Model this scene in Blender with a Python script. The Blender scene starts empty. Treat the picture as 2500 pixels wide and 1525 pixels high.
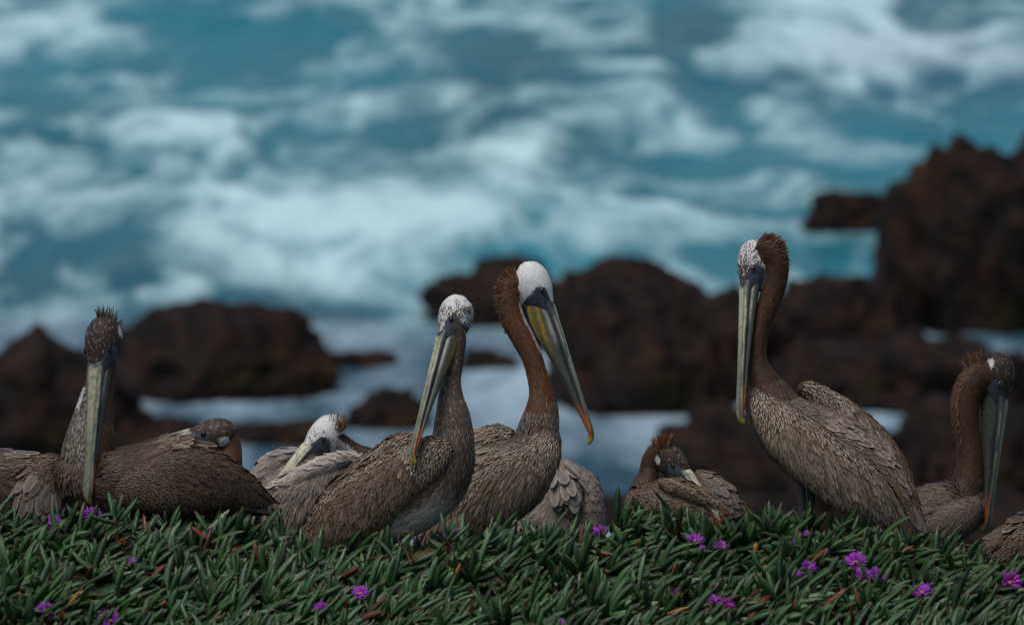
import bpy, bmesh, math, random
import numpy as np
from mathutils import Vector, Matrix, noise as mnoise, kdtree

# ------------------------------------------------------------------ camera, sky, sun, exposure
SC = bpy.context.scene
COL = SC.collection
W0, H0 = 2500.0, 1525.0
D0 = 14.0
FPX = W0 * D0 / 2.2
PITCH = math.radians(10.0)
Rv = np.array([1.0, 0, 0])
Fv = np.array([0, math.cos(PITCH), -math.sin(PITCH)])
Uv = np.array([0, math.sin(PITCH), math.cos(PITCH)])
Cv = np.array([0, 0, 2.88])

cam = bpy.data.cameras.new("camera")
cam.sensor_width = 36.0
cam.lens = 36.0 * FPX / W0
cam.clip_start = 0.5
cam.clip_end = 6000
cam.dof.use_dof = True
cam.dof.focus_distance = 13.98
cam.dof.aperture_fstop = 4.7
camo = bpy.data.objects.new("camera", cam)
camo.location = Cv
camo.rotation_euler = (math.pi / 2 - PITCH, 0, 0)
COL.objects.link(camo)
SC.camera = camo

SUN_EL, SUN_AZ = math.radians(68), math.radians(222)   # azimuth clockwise from +Y
world = bpy.data.worlds.new("World")
SC.world = world
world.use_nodes = True
wn = world.node_tree
sky = wn.nodes.new('ShaderNodeTexSky')
sky.sky_type = 'NISHITA'
sky.sun_disc = False
sky.sun_elevation = SUN_EL
sky.sun_rotation = SUN_AZ
sky.air_density = 1.0
sky.dust_density = 1.6
sky.ozone_density = 1.0
wn.links.new(sky.outputs[0], wn.nodes['Background'].inputs[0])
wn.nodes['Background'].inputs[1].default_value = 0.07
sun = bpy.data.lights.new("sun", 'SUN')
sun.energy = 2.1
sun.angle = math.radians(35)
sun.color = (1.0, 0.95, 0.88)
suno = bpy.data.objects.new("sun", sun)
sd = Vector((math.sin(SUN_AZ) * math.cos(SUN_EL), math.cos(SUN_AZ) * math.cos(SUN_EL), math.sin(SUN_EL)))
suno.rotation_euler = sd.to_track_quat('Z', 'Y').to_euler()
COL.objects.link(suno)
SC.view_settings.view_transform = 'Standard'
SC.view_settings.look = 'None'
SC.view_settings.exposure = 0.05
SC.view_settings.gamma = 1.0
SC.view_settings.use_curve_mapping = False

# ------------------------------------------------------------------ helpers
rng = np.random.default_rng(7)
random.seed(7)

def cam_pt(px, py, d):
    return Cv + Fv * d + Rv * ((px - W0 / 2) / FPX * d) - Uv * ((py - H0 / 2) / FPX * d)

def ray_dir(px, py):
    return cam_pt(px, py, 1.0) - Cv

def ray_z(px, py, z):
    v = ray_dir(px, py)
    t = (z - Cv[2]) / v[2]
    return Cv + v * t

def ray_y(px, py, Y):
    v = ray_dir(px, py)
    return Cv + v * ((Y - Cv[1]) / v[1])

def to_px(P):
    q = P - Cv
    d = q @ Fv
    return W0 / 2 + (q @ Rv) / d * FPX, H0 / 2 - (q @ Uv) / d * FPX

def sstep(a, b, x):
    t = np.clip((x - a) / (b - a), 0, 1)
    return t * t * (3 - 2 * t)

def _hash(ix, iy, seed):
    n = (ix.astype(np.int64) * 374761393 + iy.astype(np.int64) * 668265263 + seed * 1442695041) & 0x7fffffff
    n = ((n ^ (n >> 13)) * 1274126177) & 0x7fffffff
    return ((n ^ (n >> 16)) & 0xffff) / 65535.0

def vnoise(x, y, seed=0):
    x0, y0 = np.floor(x), np.floor(y)
    fx, fy = x - x0, y - y0
    fx = fx * fx * (3 - 2 * fx); fy = fy * fy * (3 - 2 * fy)
    a = _hash(x0, y0, seed); b = _hash(x0 + 1, y0, seed); c = _hash(x0, y0 + 1, seed); d = _hash(x0 + 1, y0 + 1, seed)
    return (a * (1 - fx) + b * fx) * (1 - fy) + (c * (1 - fx) + d * fx) * fy

def fbm(x, y, seed=0, octv=4, gain=.5):
    s = 0; a = 1; t = 0
    for i in range(octv):
        s = s + a * vnoise(x, y, seed + i * 17); t += a
        ca, sa = 1.6 * math.cos(.6), 2.05 * math.sin(.6)
        x, y = x * 1.69 - y * 1.13 + 5.2, x * 1.13 + y * 1.69 + 1.3
        a *= gain
    return s / t

def set_props(o, label=None, cat=None, group=None, kind=None):
    if label: o['label'] = label
    if cat: o['category'] = cat
    if group: o['group'] = group
    if kind: o['kind'] = kind
    return o

def empty(name, loc):
    o = bpy.data.objects.new(name, None)
    o.location = loc
    o.empty_display_size = .05
    COL.objects.link(o)
    return o

def mesh_np(name, V, faces, mat=None, smooth=True, attrs=None):
    """V (n,3); faces: (m,4) array, or list of such arrays / (m,3)."""
    me = bpy.data.meshes.new(name)
    if not isinstance(faces, list): faces = [faces]
    me.vertices.add(len(V)); me.vertices.foreach_set('co', np.ascontiguousarray(V, dtype=np.float32).ravel())
    loops = np.concatenate([f.ravel() for f in faces]).astype(np.int32)
    cnt = np.concatenate([np.full(len(f), f.shape[1]) for f in faces])
    start = np.concatenate([[0], np.cumsum(cnt)[:-1]]).astype(np.int32)
    me.loops.add(len(loops)); me.loops.foreach_set('vertex_index', loops)
    me.polygons.add(len(cnt)); me.polygons.foreach_set('loop_start', start)
    me.update(calc_edges=True)
    if smooth: me.polygons.foreach_set('use_smooth', np.ones(len(cnt), dtype=bool))
    for k, a in (attrs or {}).items():
        if a.shape[1] == 4:
            at = me.attributes.new(k, 'FLOAT_COLOR', 'POINT'); at.data.foreach_set('color', a.astype(np.float32).ravel())
        else:
            at = me.attributes.new(k, 'FLOAT_VECTOR', 'POINT'); at.data.foreach_set('vector', a.astype(np.float32).ravel())
    if mat: me.materials.append(mat)
    return me

def link(name, me, parent=None, loc=None):
    o = bpy.data.objects.new(name, me)
    COL.objects.link(o)
    if parent: o.parent = parent
    if loc is not None: o.location = loc
    return o

class NT:
    def __init__(s, name):
        s.m = bpy.data.materials.new(name); s.m.use_nodes = True
        s.t = s.m.node_tree; s.b = s.t.nodes['Principled BSDF']
    def n(s, typ, **kw):
        nd = s.t.nodes.new(typ)
        for k, v in kw.items(): setattr(nd, k, v)
        return nd
    def l(s, a, b): s.t.links.new(a, b)
    def put(s, sock, v):
        if hasattr(v, 'links') or hasattr(v, 'is_linked'): s.l(v, sock)
        else:
            if hasattr(sock.default_value, '__len__') and not hasattr(v, '__len__'): v = (v, v, v, 1)
            sock.default_value = v
    def math(s, op, a, b=0.0, c=0.0, clamp=False):
        nd = s.n('ShaderNodeMath', operation=op); nd.use_clamp = clamp
        for i, v in enumerate((a, b, c)): s.put(nd.inputs[i], v)
        return nd.outputs[0]
    def mix(s, f, a, b, typ='MIX'):
        nd = s.n('ShaderNodeMix', data_type='RGBA', blend_type=typ)
        s.put(nd.inputs[0], f); s.put(nd.inputs[6], a); s.put(nd.inputs[7], b)
        return nd.outputs[2]
    def ramp(s, v, a, b, lo=0.0, hi=1.0, smooth=True):
        nd = s.n('ShaderNodeMapRange'); nd.interpolation_type = 'SMOOTHSTEP' if smooth else 'LINEAR'
        s.put(nd.inputs[0], v)
        for i, x in enumerate((a, b, lo, hi)): nd.inputs[i + 1].default_value = x
        return nd.outputs[0]
    def noise(s, scale, detail=4, rough=.55, vec=None, dist=0.0):
        nd = s.n('ShaderNodeTexNoise'); nd.inputs['Scale'].default_value = scale
        nd.inputs['Detail'].default_value = detail; nd.inputs['Roughness'].default_value = rough
        nd.inputs['Distortion'].default_value = dist
        if vec is not None: s.l(vec, nd.inputs['Vector'])
        return nd.outputs[0]
    def attr(s, name):
        return s.n('ShaderNodeAttribute', attribute_name=name)
    def obj(s): return s.n('ShaderNodeTexCoord').outputs['Object']
    def bump(s, h, strength=.3, dist=.01):
        nd = s.n('ShaderNodeBump'); nd.inputs['Strength'].default_value = strength; nd.inputs['Distance'].default_value = dist
        s.l(h, nd.inputs['Height']); s.l(nd.outputs[0], s.b.inputs['Normal'])
    def out(s, color=None, rough=None, spec=None):
        if color is not None: s.put(s.b.inputs['Base Color'], color)
        if rough is not None: s.put(s.b.inputs['Roughness'], rough)
        if spec is not None: s.put(s.b.inputs['Specular IOR Level'], spec)
        return s.m

# ------------------------------------------------------------------ materials
def mat_feather():
    m = NT('feather')
    uv = m.n('ShaderNodeSeparateXYZ'); m.l(m.attr('fuv').outputs['Vector'], uv.inputs[0])
    fb, fe = m.attr('fbase'), m.attr('fedge')
    ax = m.math('ABSOLUTE', uv.outputs[0])
    tip = m.ramp(uv.outputs[1], .80, 1.0)
    edge = m.math('MAXIMUM', m.ramp(ax, .55, .95), tip)
    c = m.mix(m.math('MULTIPLY', edge, fe.outputs['Alpha']), fb.outputs['Color'], fe.outputs['Color'])
    centre = m.ramp(ax, .12, .5, 1.0, 0.0)
    centre = m.math('MULTIPLY', centre, m.ramp(uv.outputs[1], .25, .6))
    c = m.mix(m.math('MULTIPLY', centre, fb.outputs['Alpha']), c, fe.outputs['Color'])
    shaft = m.math('MULTIPLY', m.ramp(ax, .03, .12, .55, 0.0), m.math('SUBTRACT', 1.0, fb.outputs['Alpha']))
    c = m.mix(shaft, c, (.03, .022, .018, 1))
    # barbs: fine slanted lines on each vane
    ph = m.math('ADD', m.math('MULTIPLY', uv.outputs[1], 95.0), m.math('MULTIPLY', ax, -22.0))
    ph = m.math('ADD', ph, m.math('MULTIPLY', uv.outputs[2], 40.0))
    barb = m.math('MULTIPLY_ADD', m.math('SINE', ph), .10, .97)
    v = m.n('ShaderNodeVectorMath', operation='SCALE'); m.l(c, v.inputs[0]); m.l(barb, v.inputs['Scale'])
    m.b.inputs['Sheen Weight'].default_value = .04
    m.b.inputs['Sheen Roughness'].default_value = .5
    return m.out(v.outputs[0], .62, .3)

def mat_body():
    m = NT('body_skin_and_down')
    a = m.attr('bcol')
    n = m.noise(60, 3, vec=m.obj())
    c = m.mix(m.ramp(n, .35, .7, 0, .35), a.outputs['Color'], (.035, .028, .024, 1))
    m.bump(m.noise(220, 2, vec=m.obj()), .4, .002)
    return m.out(c, .6, .35)

def mat_bill():
    m = NT('bill_horn')
    a = m.attr('bcol')
    n = m.noise(90, 5, .65, m.obj()); n2 = m.noise(240, 3, .6, m.obj())
    c = m.mix(m.ramp(n, .48, .64, 0, .55), a.outputs['Color'], (.06, .065, .06, 1))
    c = m.mix(m.ramp(n2, .55, .7, 0, .35), c, (.16, .15, .10, 1))
    m.bump(n, .35, .002)
    return m.out(c, .42, .4)

def mat_plain(name, col, rough=.5, spec=.5, var=None, scale=40):
    m = NT(name)
    c = tuple(col) + (1,)
    if var is not None:
        c = m.mix(m.noise(scale, 4, vec=m.obj()), c, tuple(var) + (1,))
    return m.out(c, rough, spec)

def mat_leaf():
    m = NT('ice_plant_leaf')
    a = m.attr('lcol')
    n = m.noise(55, 3, vec=m.obj())
    c = m.mix(m.ramp(n, .35, .75, 0, .4), a.outputs['Color'], (.045, .09, .04, 1))
    m.bump(m.noise(300, 2, vec=m.obj()), .15, .001)
    m.b.inputs['Subsurface Weight'].default_value = 0.0
    return m.out(c, m.ramp(n, .3, .7, .36, .58), .45)

def mat_rock():
    m = NT('weed_covered_rock')
    o = m.obj()
    n = m.noise(2.2, 6, .6, o); n2 = m.noise(7, 6, .65, o); n3 = m.noise(1.1, 3, .5, o)
    c = m.mix(m.ramp(n2, .38, .66), (.004, .0032, .0032, 1), (.030, .0155, .0105, 1))
    c = m.mix(m.ramp(n, .54, .74, 0, .8), c, (.070, .034, .019, 1))
    c = m.mix(m.ramp(n3, .58, .72, 0, .6), c, (.018, .019, .005, 1))
    m.bump(n2, .9, .06)
    return m.out(c, m.ramp(n, .35, .65, .5, .85), .15)

def mat_water():
    m = NT('sea_water_and_foam')
    a = m.attr('foam')   # r foam cover, g depth tone, b greyness
    sp = m.n('ShaderNodeSeparateColor'); m.l(a.outputs['Color'], sp.inputs[0])
    o = m.obj()
    mp = m.n('ShaderNodeMapping'); mp.inputs['Scale'].default_value = (1, .38, 1); m.l(o, mp.inputs[0])
    n = m.noise(2.6, 7, .62, mp.outputs[0], .6); n2 = m.noise(9, 5, .6, mp.outputs[0], .3)
    deep = m.mix(sp.outputs[1], (.008, .095, .125, 1), (.016, .20, .25, 1))
    deep = m.mix(sp.outputs[2], deep, (.035, .075, .115, 1))
    f = m.math('ADD', sp.outputs[0], m.math('MULTIPLY', m.math('SUBTRACT', n, .5), .75))
    f = m.math('ADD', f, m.math('MULTIPLY', m.math('SUBTRACT', n2, .5), .35))
    fm = m.ramp(f, .10, 1.15, 0, 1, False)
    fcol = m.mix(sp.outputs[2], (.56, .78, .83, 1), (.42, .56, .68, 1))
    c = m.mix(fm, deep, fcol)
    m.bump(n2, .6, .03)
    return m.out(c, m.ramp(fm, 0, .6, .3, .85), .22)

def mat_soil():
    m = NT('peaty_soil')
    n = m.noise(12, 5, vec=m.obj())
    c = m.mix(n, (.012, .012, .007, 1), (.035, .026, .016, 1))
    m.bump(n, .8, .02)
    return m.out(c, .9, .2)

M_F, M_B, M_BILL, M_LEAF, M_ROCK, M_WATER, M_SOIL = mat_feather(), mat_body(), mat_bill(), mat_leaf(), mat_rock(), mat_water(), mat_soil()
M_EYE = mat_plain('dark_eye', (.012, .008, .006), .06, .6)
M_LID = mat_plain('slate_eyelid', (.05, .04, .045), .5, .4)
M_LEG = mat_plain('slate_leg_skin', (.09, .095, .10), .5, .4, (.04, .042, .045), 80)
M_STEM = mat_plain('red_stem', (.20, .05, .035), .5, .4, (.12, .06, .03), 60)
M_DRY = mat_plain('dry_brown_stem', (.13, .055, .03), .7, .3, (.06, .03, .02), 90)
M_TWIG = mat_plain('grey_twig', (.10, .075, .065), .8, .3, (.05, .035, .03), 120)

def mat_petal():
    m = NT('flower_petal')
    a = m.attr('lcol')
    m.b.inputs['Subsurface Weight'].default_value = .0
    return m.out(a.outputs['Color'], .55, .3)
M_PETAL = mat_petal()

# ------------------------------------------------------------------ headland ground
CREST = np.array([(-900, 1275), (-300, 1275), (0, 1262), (100, 1262), (230, 1245), (300, 1248), (480, 1272), (600, 1300), (720, 1318), (850, 1345),
                  (1000, 1345), (1080, 1330), (1180, 1305), (1300, 1308), (1420, 1312), (1520, 1288), (1600, 1280), (1700, 1285), (1800, 1288),
                  (1880, 1268), (2000, 1285), (2150, 1298), (2250, 1318), (2330, 1345), (2420, 1378), (2500, 1392), (2900, 1400), (3400, 1390)], float)
YC = 13.60
_cx = np.array([ray_y(a, b + 38, YC)[0] for a, b in CREST])
_cz = np.array([ray_y(a, b + 38, YC)[2] for a, b in CREST])

def crest_z(x):
    return np.interp(x, _cx, _cz)

def ground_z(x, y):
    x = np.asarray(x, float); y = np.asarray(y, float)
    zc = crest_z(x)
    f = np.clip((YC - y) / .9, 0, 1)
    zf = zc * (1 - f) + (-.035) * f - .055 * (YC - y) + .045 * (fbm(x * 2.6 + 9, y * 2.6 + 4, 3, 3) - .5) * sstep(0, .35, YC - y)
    zb = zc - .30 * (y - YC)
    z = np.where(y < YC, zf, zb)
    cl = np.clip(y - 14.75, 0, None)
    z = z - 3.2 * cl - .5 * (fbm(x * 1.2, y * 1.2, 41, 3) - .5) * np.clip(cl, 0, 1)
    return z

def ray_ground(px, py, h=0.0):
    v = ray_dir(px, py)
    t = np.linspace(11.5, 16, 4500)
    P = Cv + v * t[:, None]
    below = P[:, 2] < ground_z(P[:, 0], P[:, 1]) + h
    i = int(np.argmax(below)) if below.any() else len(t) - 1
    return P[i]

def grid_faces(nx, ny):
    i = np.arange(nx - 1)[:, None] * ny + np.arange(ny - 1)[None, :]
    i = i.ravel()
    return np.stack([i, i + ny, i + ny + 1, i + 1], 1)

gx = np.linspace(-7, 7, 281)
gy = np.concatenate([np.linspace(-4, 11.4, 30), np.linspace(11.5, 14.8, 133), np.linspace(14.85, 16.6, 30)])
GX, GY = np.meshgrid(gx, gy, indexing='ij')
V = np.stack([GX, GY, ground_z(GX, GY)], -1).reshape(-1, 3)
set_props(link('headland_ground', mesh_np('headland_ground', V, grid_faces(len(gx), len(gy)), M_SOIL)), 'dark soil of the headland under the ice plant', kind='structure')

# ------------------------------------------------------------------ sea
ZW = -4.0
def build_sea():
    xs = np.concatenate([np.linspace(-400, -30, 14), np.linspace(-28, -6.5, 40), np.linspace(-6.4, 6.4, 430), np.linspace(6.5, 28, 40), np.linspace(30, 400, 14)])
    ys = np.concatenate([np.linspace(15.0, 27.5, 40), np.linspace(27.6, 66, 480), np.linspace(66.5, 120, 60), np.geomspace(125, 3000, 24)])
    X, Y = np.meshgrid(xs, ys, indexing='ij')
    P = np.stack([X, Y, np.full_like(X, ZW)], -1).reshape(-1, 3)
    px, py = to_px(P)
    x, y = P[:, 0], P[:, 1]
    sx, sy = x * 1.05, y * .36
    wx = fbm(sx * .8, sy * .8, 5, 3) - .5; wy = fbm(sx * .8 + 31, sy * .8 + 11, 9, 3) - .5
    n = fbm(sx + 2.6 * wx, sy + 2.6 * wy, 21, 6, .55)
    rid = 1 - np.abs(2 * fbm(sx * 1.1 + 2.2 * wy + 7, sy * 1.5 + 2.2 * wx, 55, 5, .55) - 1) * 2.6
    foam = .40 + 2.1 * (n - .5) + .55 * (rid - .45)
    hints = [  # (px, py, rx, ry, amount): darker patches negative, brighter foam positive
        (275, 625, 150, 66, -1.1), (60, 215, 90, 90, -.45), (110, 560, 90, 60, -.35), (545, 95, 90, 70, -.5), (1190, 120, 150, 50, -.55),
        (1010, 335, 170, 34, -.45), (1765, 205, 100, 34, -.85), (1710, 65, 110, 70, -.8), (1745, 290, 70, 24, -.6), (2465, 235, 55, 38, -.6),
        (2100, 300, 140, 30, -.5), (1600, 378, 110, 16, -.5), (255, 350, 45, 50, -.4), (1370, 275, 120, 24, -.4), (2420, 330, 120, 50, -.55),
        (1480, 40, 90, 40, -.4), (2000, 235, 40, 34, -.4), (330, 30, 120, 30, -.3), (60, 700, 70, 60, -.3), (560, 640, 80, 40, -.2), (880, 20, 100, 30, -.3),
        (430, 290, 170, 45, .45), (870, 255, 130, 28, .4), (1215, 425, 150, 55, .55), (1050, 530, 330, 45, .55), (490, 560, 200, 46, .12),
        (1680, 310, 110, 44, .4), (2180, 140, 330, 90, .75), (1010, 150, 140, 34, .3), (1520, 560, 240, 44, .5), (620, 370, 160, 30, .2),
        (1560, 110, 60, 60, .3), (700, 60, 80, 60, .25), (780, 660, 120, 36, .35), (1450, 470, 200, 36, .25), (1850, 470, 160, 60, .35), (300, 480, 200, 26, .05),
        (820, 800, 170, 34, .55), (1180, 790, 90, 34, .3)]
    for hx, hy, rx, ry, a in hints:
        foam += a * np.exp(-((px - hx) / rx) ** 2 - ((py - hy) / ry) ** 2)
    near = sstep(700, 860, py)                   # broken wash among the rocks
    foam = foam * (1 - .45 * near) + near * (.06 + .9 * (fbm(x * 2.4 + 3 * wx, y * .55 + 2 * wy, 131, 4, .55) - .5))
    dk = np.exp(-((px - 780) / 140) ** 2 - ((py - 742) / 34) ** 2)
    foam -= .5 * dk
    far = sstep(70, 110, y)
    foam = foam * (1 - far) + far * (.25 + .9 * (n - .5))
    foam = np.clip(foam, 0, 1.1)
    tone = np.clip(.5 + 1.4 * (fbm(sx * .6 + 3, sy * .6, 77, 3) - .5) + .18 * sstep(800, 0, py), 0, 1)
    grey = np.clip(near * .85 + .6 * np.exp(-((px - 2250) / 420) ** 2 - ((py - 130) / 130) ** 2) + dk * .8, 0, 1)
    amp = .30 * (1 - .7 * near) * (1 - .6 * far)
    h = amp * ((fbm(x * .45 + wx * 1.5, y * .22 + wy, 91, 4, .5) - .5) + .55 * np.clip(foam - .4, -.3, .5) * fbm(sx * 2.2, sy * 2.2, 13, 3))
    P[:, 2] += h
    cola = np.stack([foam, tone, grey, np.ones_like(foam)], 1)
    me = mesh_np('sea', P, grid_faces(len(xs), len(ys)), M_WATER, attrs={'foam': cola})
    set_props(link('sea', me), 'teal sea churned with white foam', kind='structure')
build_sea()

# ------------------------------------------------------------------ rocks
def rock(label, px, py, rx, ry, base=None, seed=0, rough=.30, depth=.9, pw=.8, name='shore_rock'):
    base = base if base is not None else py + ry * .85
    b = ray_z(px, base, ZW)
    d = (b - Cv) @ Fv
    k = d / FPX
    hw = rx * k
    top = (base - (py - ry)) * k / math.cos(PITCH)      # height above water
    dep = hw * depth
    bm = bmesh.new()
    bmesh.ops.create_icosphere(bm, subdivisions=5, radius=1)
    off = Vector((seed * 3.7, seed * 1.9, seed * 7.3))
    for v in bm.verts:
        c = v.co.copy()
        n1 = mnoise.fractal(c * 1.3 + off, 1.0, 2.0, 3)
        n2 = mnoise.fractal(c * 4.2 + off, .8, 2.0, 4)
        n3 = mnoise.fractal(c * 11 + off, .8, 2.0, 3)
        s = 1 + rough * n1 + max(rough, .25) * (.45 * n2 + .16 * n3)
        e = Vector((math.copysign(abs(c.x) ** pw, c.x), math.copysign(abs(c.y) ** pw, c.y), c.z))
        v.co = Vector((e.x * s * hw, e.y * s * dep, c.z * s * (top if c.z > 0 else .35 + top * .3)))
    me = bpy.data.meshes.new(name); bm.to_mesh(me); bm.free()
    me.polygons.foreach_set('use_smooth', np.ones(len(me.polygons), dtype=bool))
    me.materials.append(M_ROCK)
    o = link(name, me, loc=(b[0], b[1] + dep * .5, ZW - .04))
    return set_props(o, label, 'rock', 'weed covered rocks in the surf')

rock('broad rounded weed-covered rock in the surf behind the sleeping brown pelican', 520, 850, 300, 112, 955, 1, .16, .9, 1.15)
rock('low dark rock at the left edge behind the front-facing pelican', 60, 985, 270, 140, 1120, 2, .2, .9, 1.0)
rock('low dark shelf of rock right behind the front-facing pelican\'s neck', 300, 1050, 220, 45, 1120, 31)
rock('small hummock rock in shallow wash left of the preening pelican\'s bill tip', 945, 1000, 100, 52, 1040, 3, .2)
rock('flat weedy rock barely above water left of the pale sleeping pelican', 690, 1045, 130, 26, 1070, 4)
rock('dark rock directly behind the white-headed pelican\'s head', 1230, 715, 190, 66, 775, 5)
rock('brown weedy hump of rock just right of the white-headed pelican\'s head', 1500, 735, 225, 95, 850, 6, .25)
rock('dark boulder behind the white-headed pelican\'s long bill', 1560, 850, 230, 130, 985, 7)
rock('dark rock left of the tall standing pelican\'s bill', 1760, 830, 210, 110, 960, 8)
rock('low rock rising behind the tall standing pelican\'s neck', 2010, 770, 220, 80, 860, 9)
rock('small rounded rock with water below it at upper right', 2070, 505, 108, 46, 560, 10, .2)
rock('tallest rock, a dark block at the right edge', 2370, 590, 215, 235, 800, 11, .16)
rock('rock crest at the right edge behind the tallest block', 2560, 520, 220, 150, 690, 12)
rock('dark shelf of rock behind the tall standing pelican\'s back', 2060, 915, 230, 70, 990, 13)
rock('dark rock between the water pools at right', 2330, 900, 230, 70, 1000, 14, .35)
rock('black low rock behind the dark crested pelican\'s neck', 2400, 1100, 260, 90, 1230, 15)
rock('low black rock below the tall standing pelican\'s bill', 1800, 1100, 230, 75, 1220, 16)
rock('dark rock hidden behind the tall standing pelican\'s body', 2080, 1150, 200, 90, 1290, 17)
rock('long low brown rock right of the half-hidden rounded pelican', 1530, 1260, 200, 32, 1300, 18)
rock('low black rock just above the leaves right of the sleeping crested pelican', 1880, 1265, 170, 50, 1330, 21)
rock('low black rock under the dark crested pelican\'s bill', 2440, 1300, 230, 75, 1390, 22)
rock('faint flat wave-washed stone above the small hummock rock', 880, 868, 80, 20, 885, 19)
rock('low stone awash behind the white-headed pelican\'s neck', 1190, 870, 70, 26, 895, 20)

# ------------------------------------------------------------------ loft + feather tools (bird space: x right, y up, z to viewer, in photo pixels)
def catmull(P, n):
    P = np.asarray(P, float)
    d = np.linalg.norm(np.diff(P[:, :3], axis=0), axis=1) ** .5
    t = np.concatenate([[0], np.cumsum(np.maximum(d, 1e-6))])
    m = np.zeros_like(P)
    m[1:-1] = ((P[2:] - P[1:-1]) / (t[2:] - t[1:-1])[:, None] * (t[1:-1] - t[:-2])[:, None] + (P[1:-1] - P[:-2]) / (t[1:-1] - t[:-2])[:, None] * (t[2:] - t[1:-1])[:, None]) / (t[2:] - t[:-2])[:, None]
    m[0] = (P[1] - P[0]) / (t[1] - t[0]); m[-1] = (P[-1] - P[-2]) / (t[-1] - t[-2])
    tt = np.linspace(0, t[-1], n)
    i = np.clip(np.searchsorted(t, tt, side='right') - 1, 0, len(t) - 2)
    h = (t[i + 1] - t[i])[:, None]; s = ((tt - t[i])[:, None]) / h
    return (2 * s ** 3 - 3 * s ** 2 + 1) * P[i] + (s ** 3 - 2 * s ** 2 + s) * h * m[i] + (-2 * s ** 3 + 3 * s ** 2) * P[i + 1] + (s ** 3 - s ** 2) * h * m[i + 1]

def unit(v):
    return v / np.maximum(np.linalg.norm(v, axis=-1, keepdims=True), 1e-9)

class Loft:
    def __init__(s, ctl, n=64, ref=(0, 0, 1), up=(0, 1, 0)):
        C = catmull(ctl, n)
        seg = np.linalg.norm(np.diff(C[:, :3], axis=0), axis=1)
        L = np.concatenate([[0], np.cumsum(seg)])
        tt = np.linspace(0, L[-1], n)
        C = np.stack([np.interp(tt, L, C[:, i]) for i in range(5)], 1)
        s.len = L[-1]; s.n = n
        s.c = C[:, :3]; s.r = np.maximum(C[:, 3:5], .4)
        T = unit(np.gradient(s.c, axis=0))
        ref = np.array(ref, float)
        N2 = unit(ref - (T @ ref)[:, None] * T)
        N1 = np.cross(N2, T)
        if (N1 @ np.array(up, float)).mean() < 0: N1 = -N1
        s.T, s.N1, s.N2 = T, N1, N2
    def _i(s, A, u):
        x = np.clip(u, 0, 1) * (s.n - 1)
        i = np.clip(x.astype(int), 0, s.n - 2); f = (x - i)[:, None]
        return A[i] * (1 - f) + A[i + 1] * f
    def pt(s, u, ph):
        c, N1, N2, r = s._i(s.c, u), s._i(s.N1, u), s._i(s.N2, u), s._i(s.r, u)
        return c + (r[:, :1] * np.cos(ph)[:, None]) * N1 + (r[:, 1:] * np.sin(ph)[:, None]) * N2
    def frame(s, u, ph):
        e = 1e-3
        u = np.clip(u, .004, .996)
        p = s.pt(u, ph)
        tu = unit(s.pt(u + e, ph) - s.pt(u - e, ph))
        tp = s.pt(u, ph + 1e-3) - s.pt(u, ph - 1e-3)
        tp = unit(tp)
        n = unit(np.cross(tu, tp))
        out = p - s._i(s.c, u)
        n = n * np.sign((n * out).sum(1, keepdims=True) + 1e-9)
        tp = unit(tp - (tp * tu).sum(1, keepdims=True) * tu)
        r = s._i(s.r, u)
        kap = r[:, 0] * r[:, 1] / np.maximum((r[:, 0] * np.sin(ph)) ** 2 + (r[:, 1] * np.cos(ph)) ** 2, 1) ** 1.5
        return p, tu, tp, n, kap
    def mesh(s, nu=48, nphi=28):
        uu = np.linspace(0, 1, nu); pp = np.linspace(0, 2 * np.pi, nphi, endpoint=False)
        U, PH = np.meshgrid(uu, pp, indexing='ij'); U = U.ravel(); PH = PH.ravel()
        V = s.pt(U, PH)
        i = np.arange(nu - 1)[:, None] * nphi; j = np.arange(nphi)[None, :]; jn = (np.arange(nphi) + 1)[None, :] % nphi
        Fq = np.stack([(i + j).ravel(), (i + jn).ravel(), (i + nphi + jn).ravel(), (i + nphi + j).ravel()], 1)
        V = np.vstack([V, s.c[:1], s.c[-1:]])
        a, b = len(V) - 2, len(V) - 1
        j = np.arange(nphi); jn = (j + 1) % nphi; o = (nu - 1) * nphi
        Ft = np.vstack([np.stack([np.full(nphi, a), jn, j], 1), np.stack([np.full(nphi, b), o + j, o + jn], 1)])
        return V, Fq, Ft, np.append(U, [0, 1]), np.append(PH, [0, 0])

class TLoft(Loft):
    def __init__(s, ctl, **kw):
        sc = 1000.0
        c = [tuple(np.array(q) * sc) for q in ctl]
        super().__init__(c, **kw); s.sc = sc

TPL_A = (np.array([0, .22, .5, .78, .93, 1.0]), np.array([.40, .80, 1.0, .86, .50, .06]))       # rounded
TPL_B = (np.array([0, .5, 1.0]), np.array([.7, 1.0, .08]))                                         # tiny
TPL_C = (np.array([0, .12, .4, .75, .92, 1.0]), np.array([.35, .75, 1.0, .9, .6, .08]))          # long quill
TPL_P = (np.array([0, .25, .55, .85, 1.0]), np.array([.4, .9, 1.0, .5, .04]))                     # pointed

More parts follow.
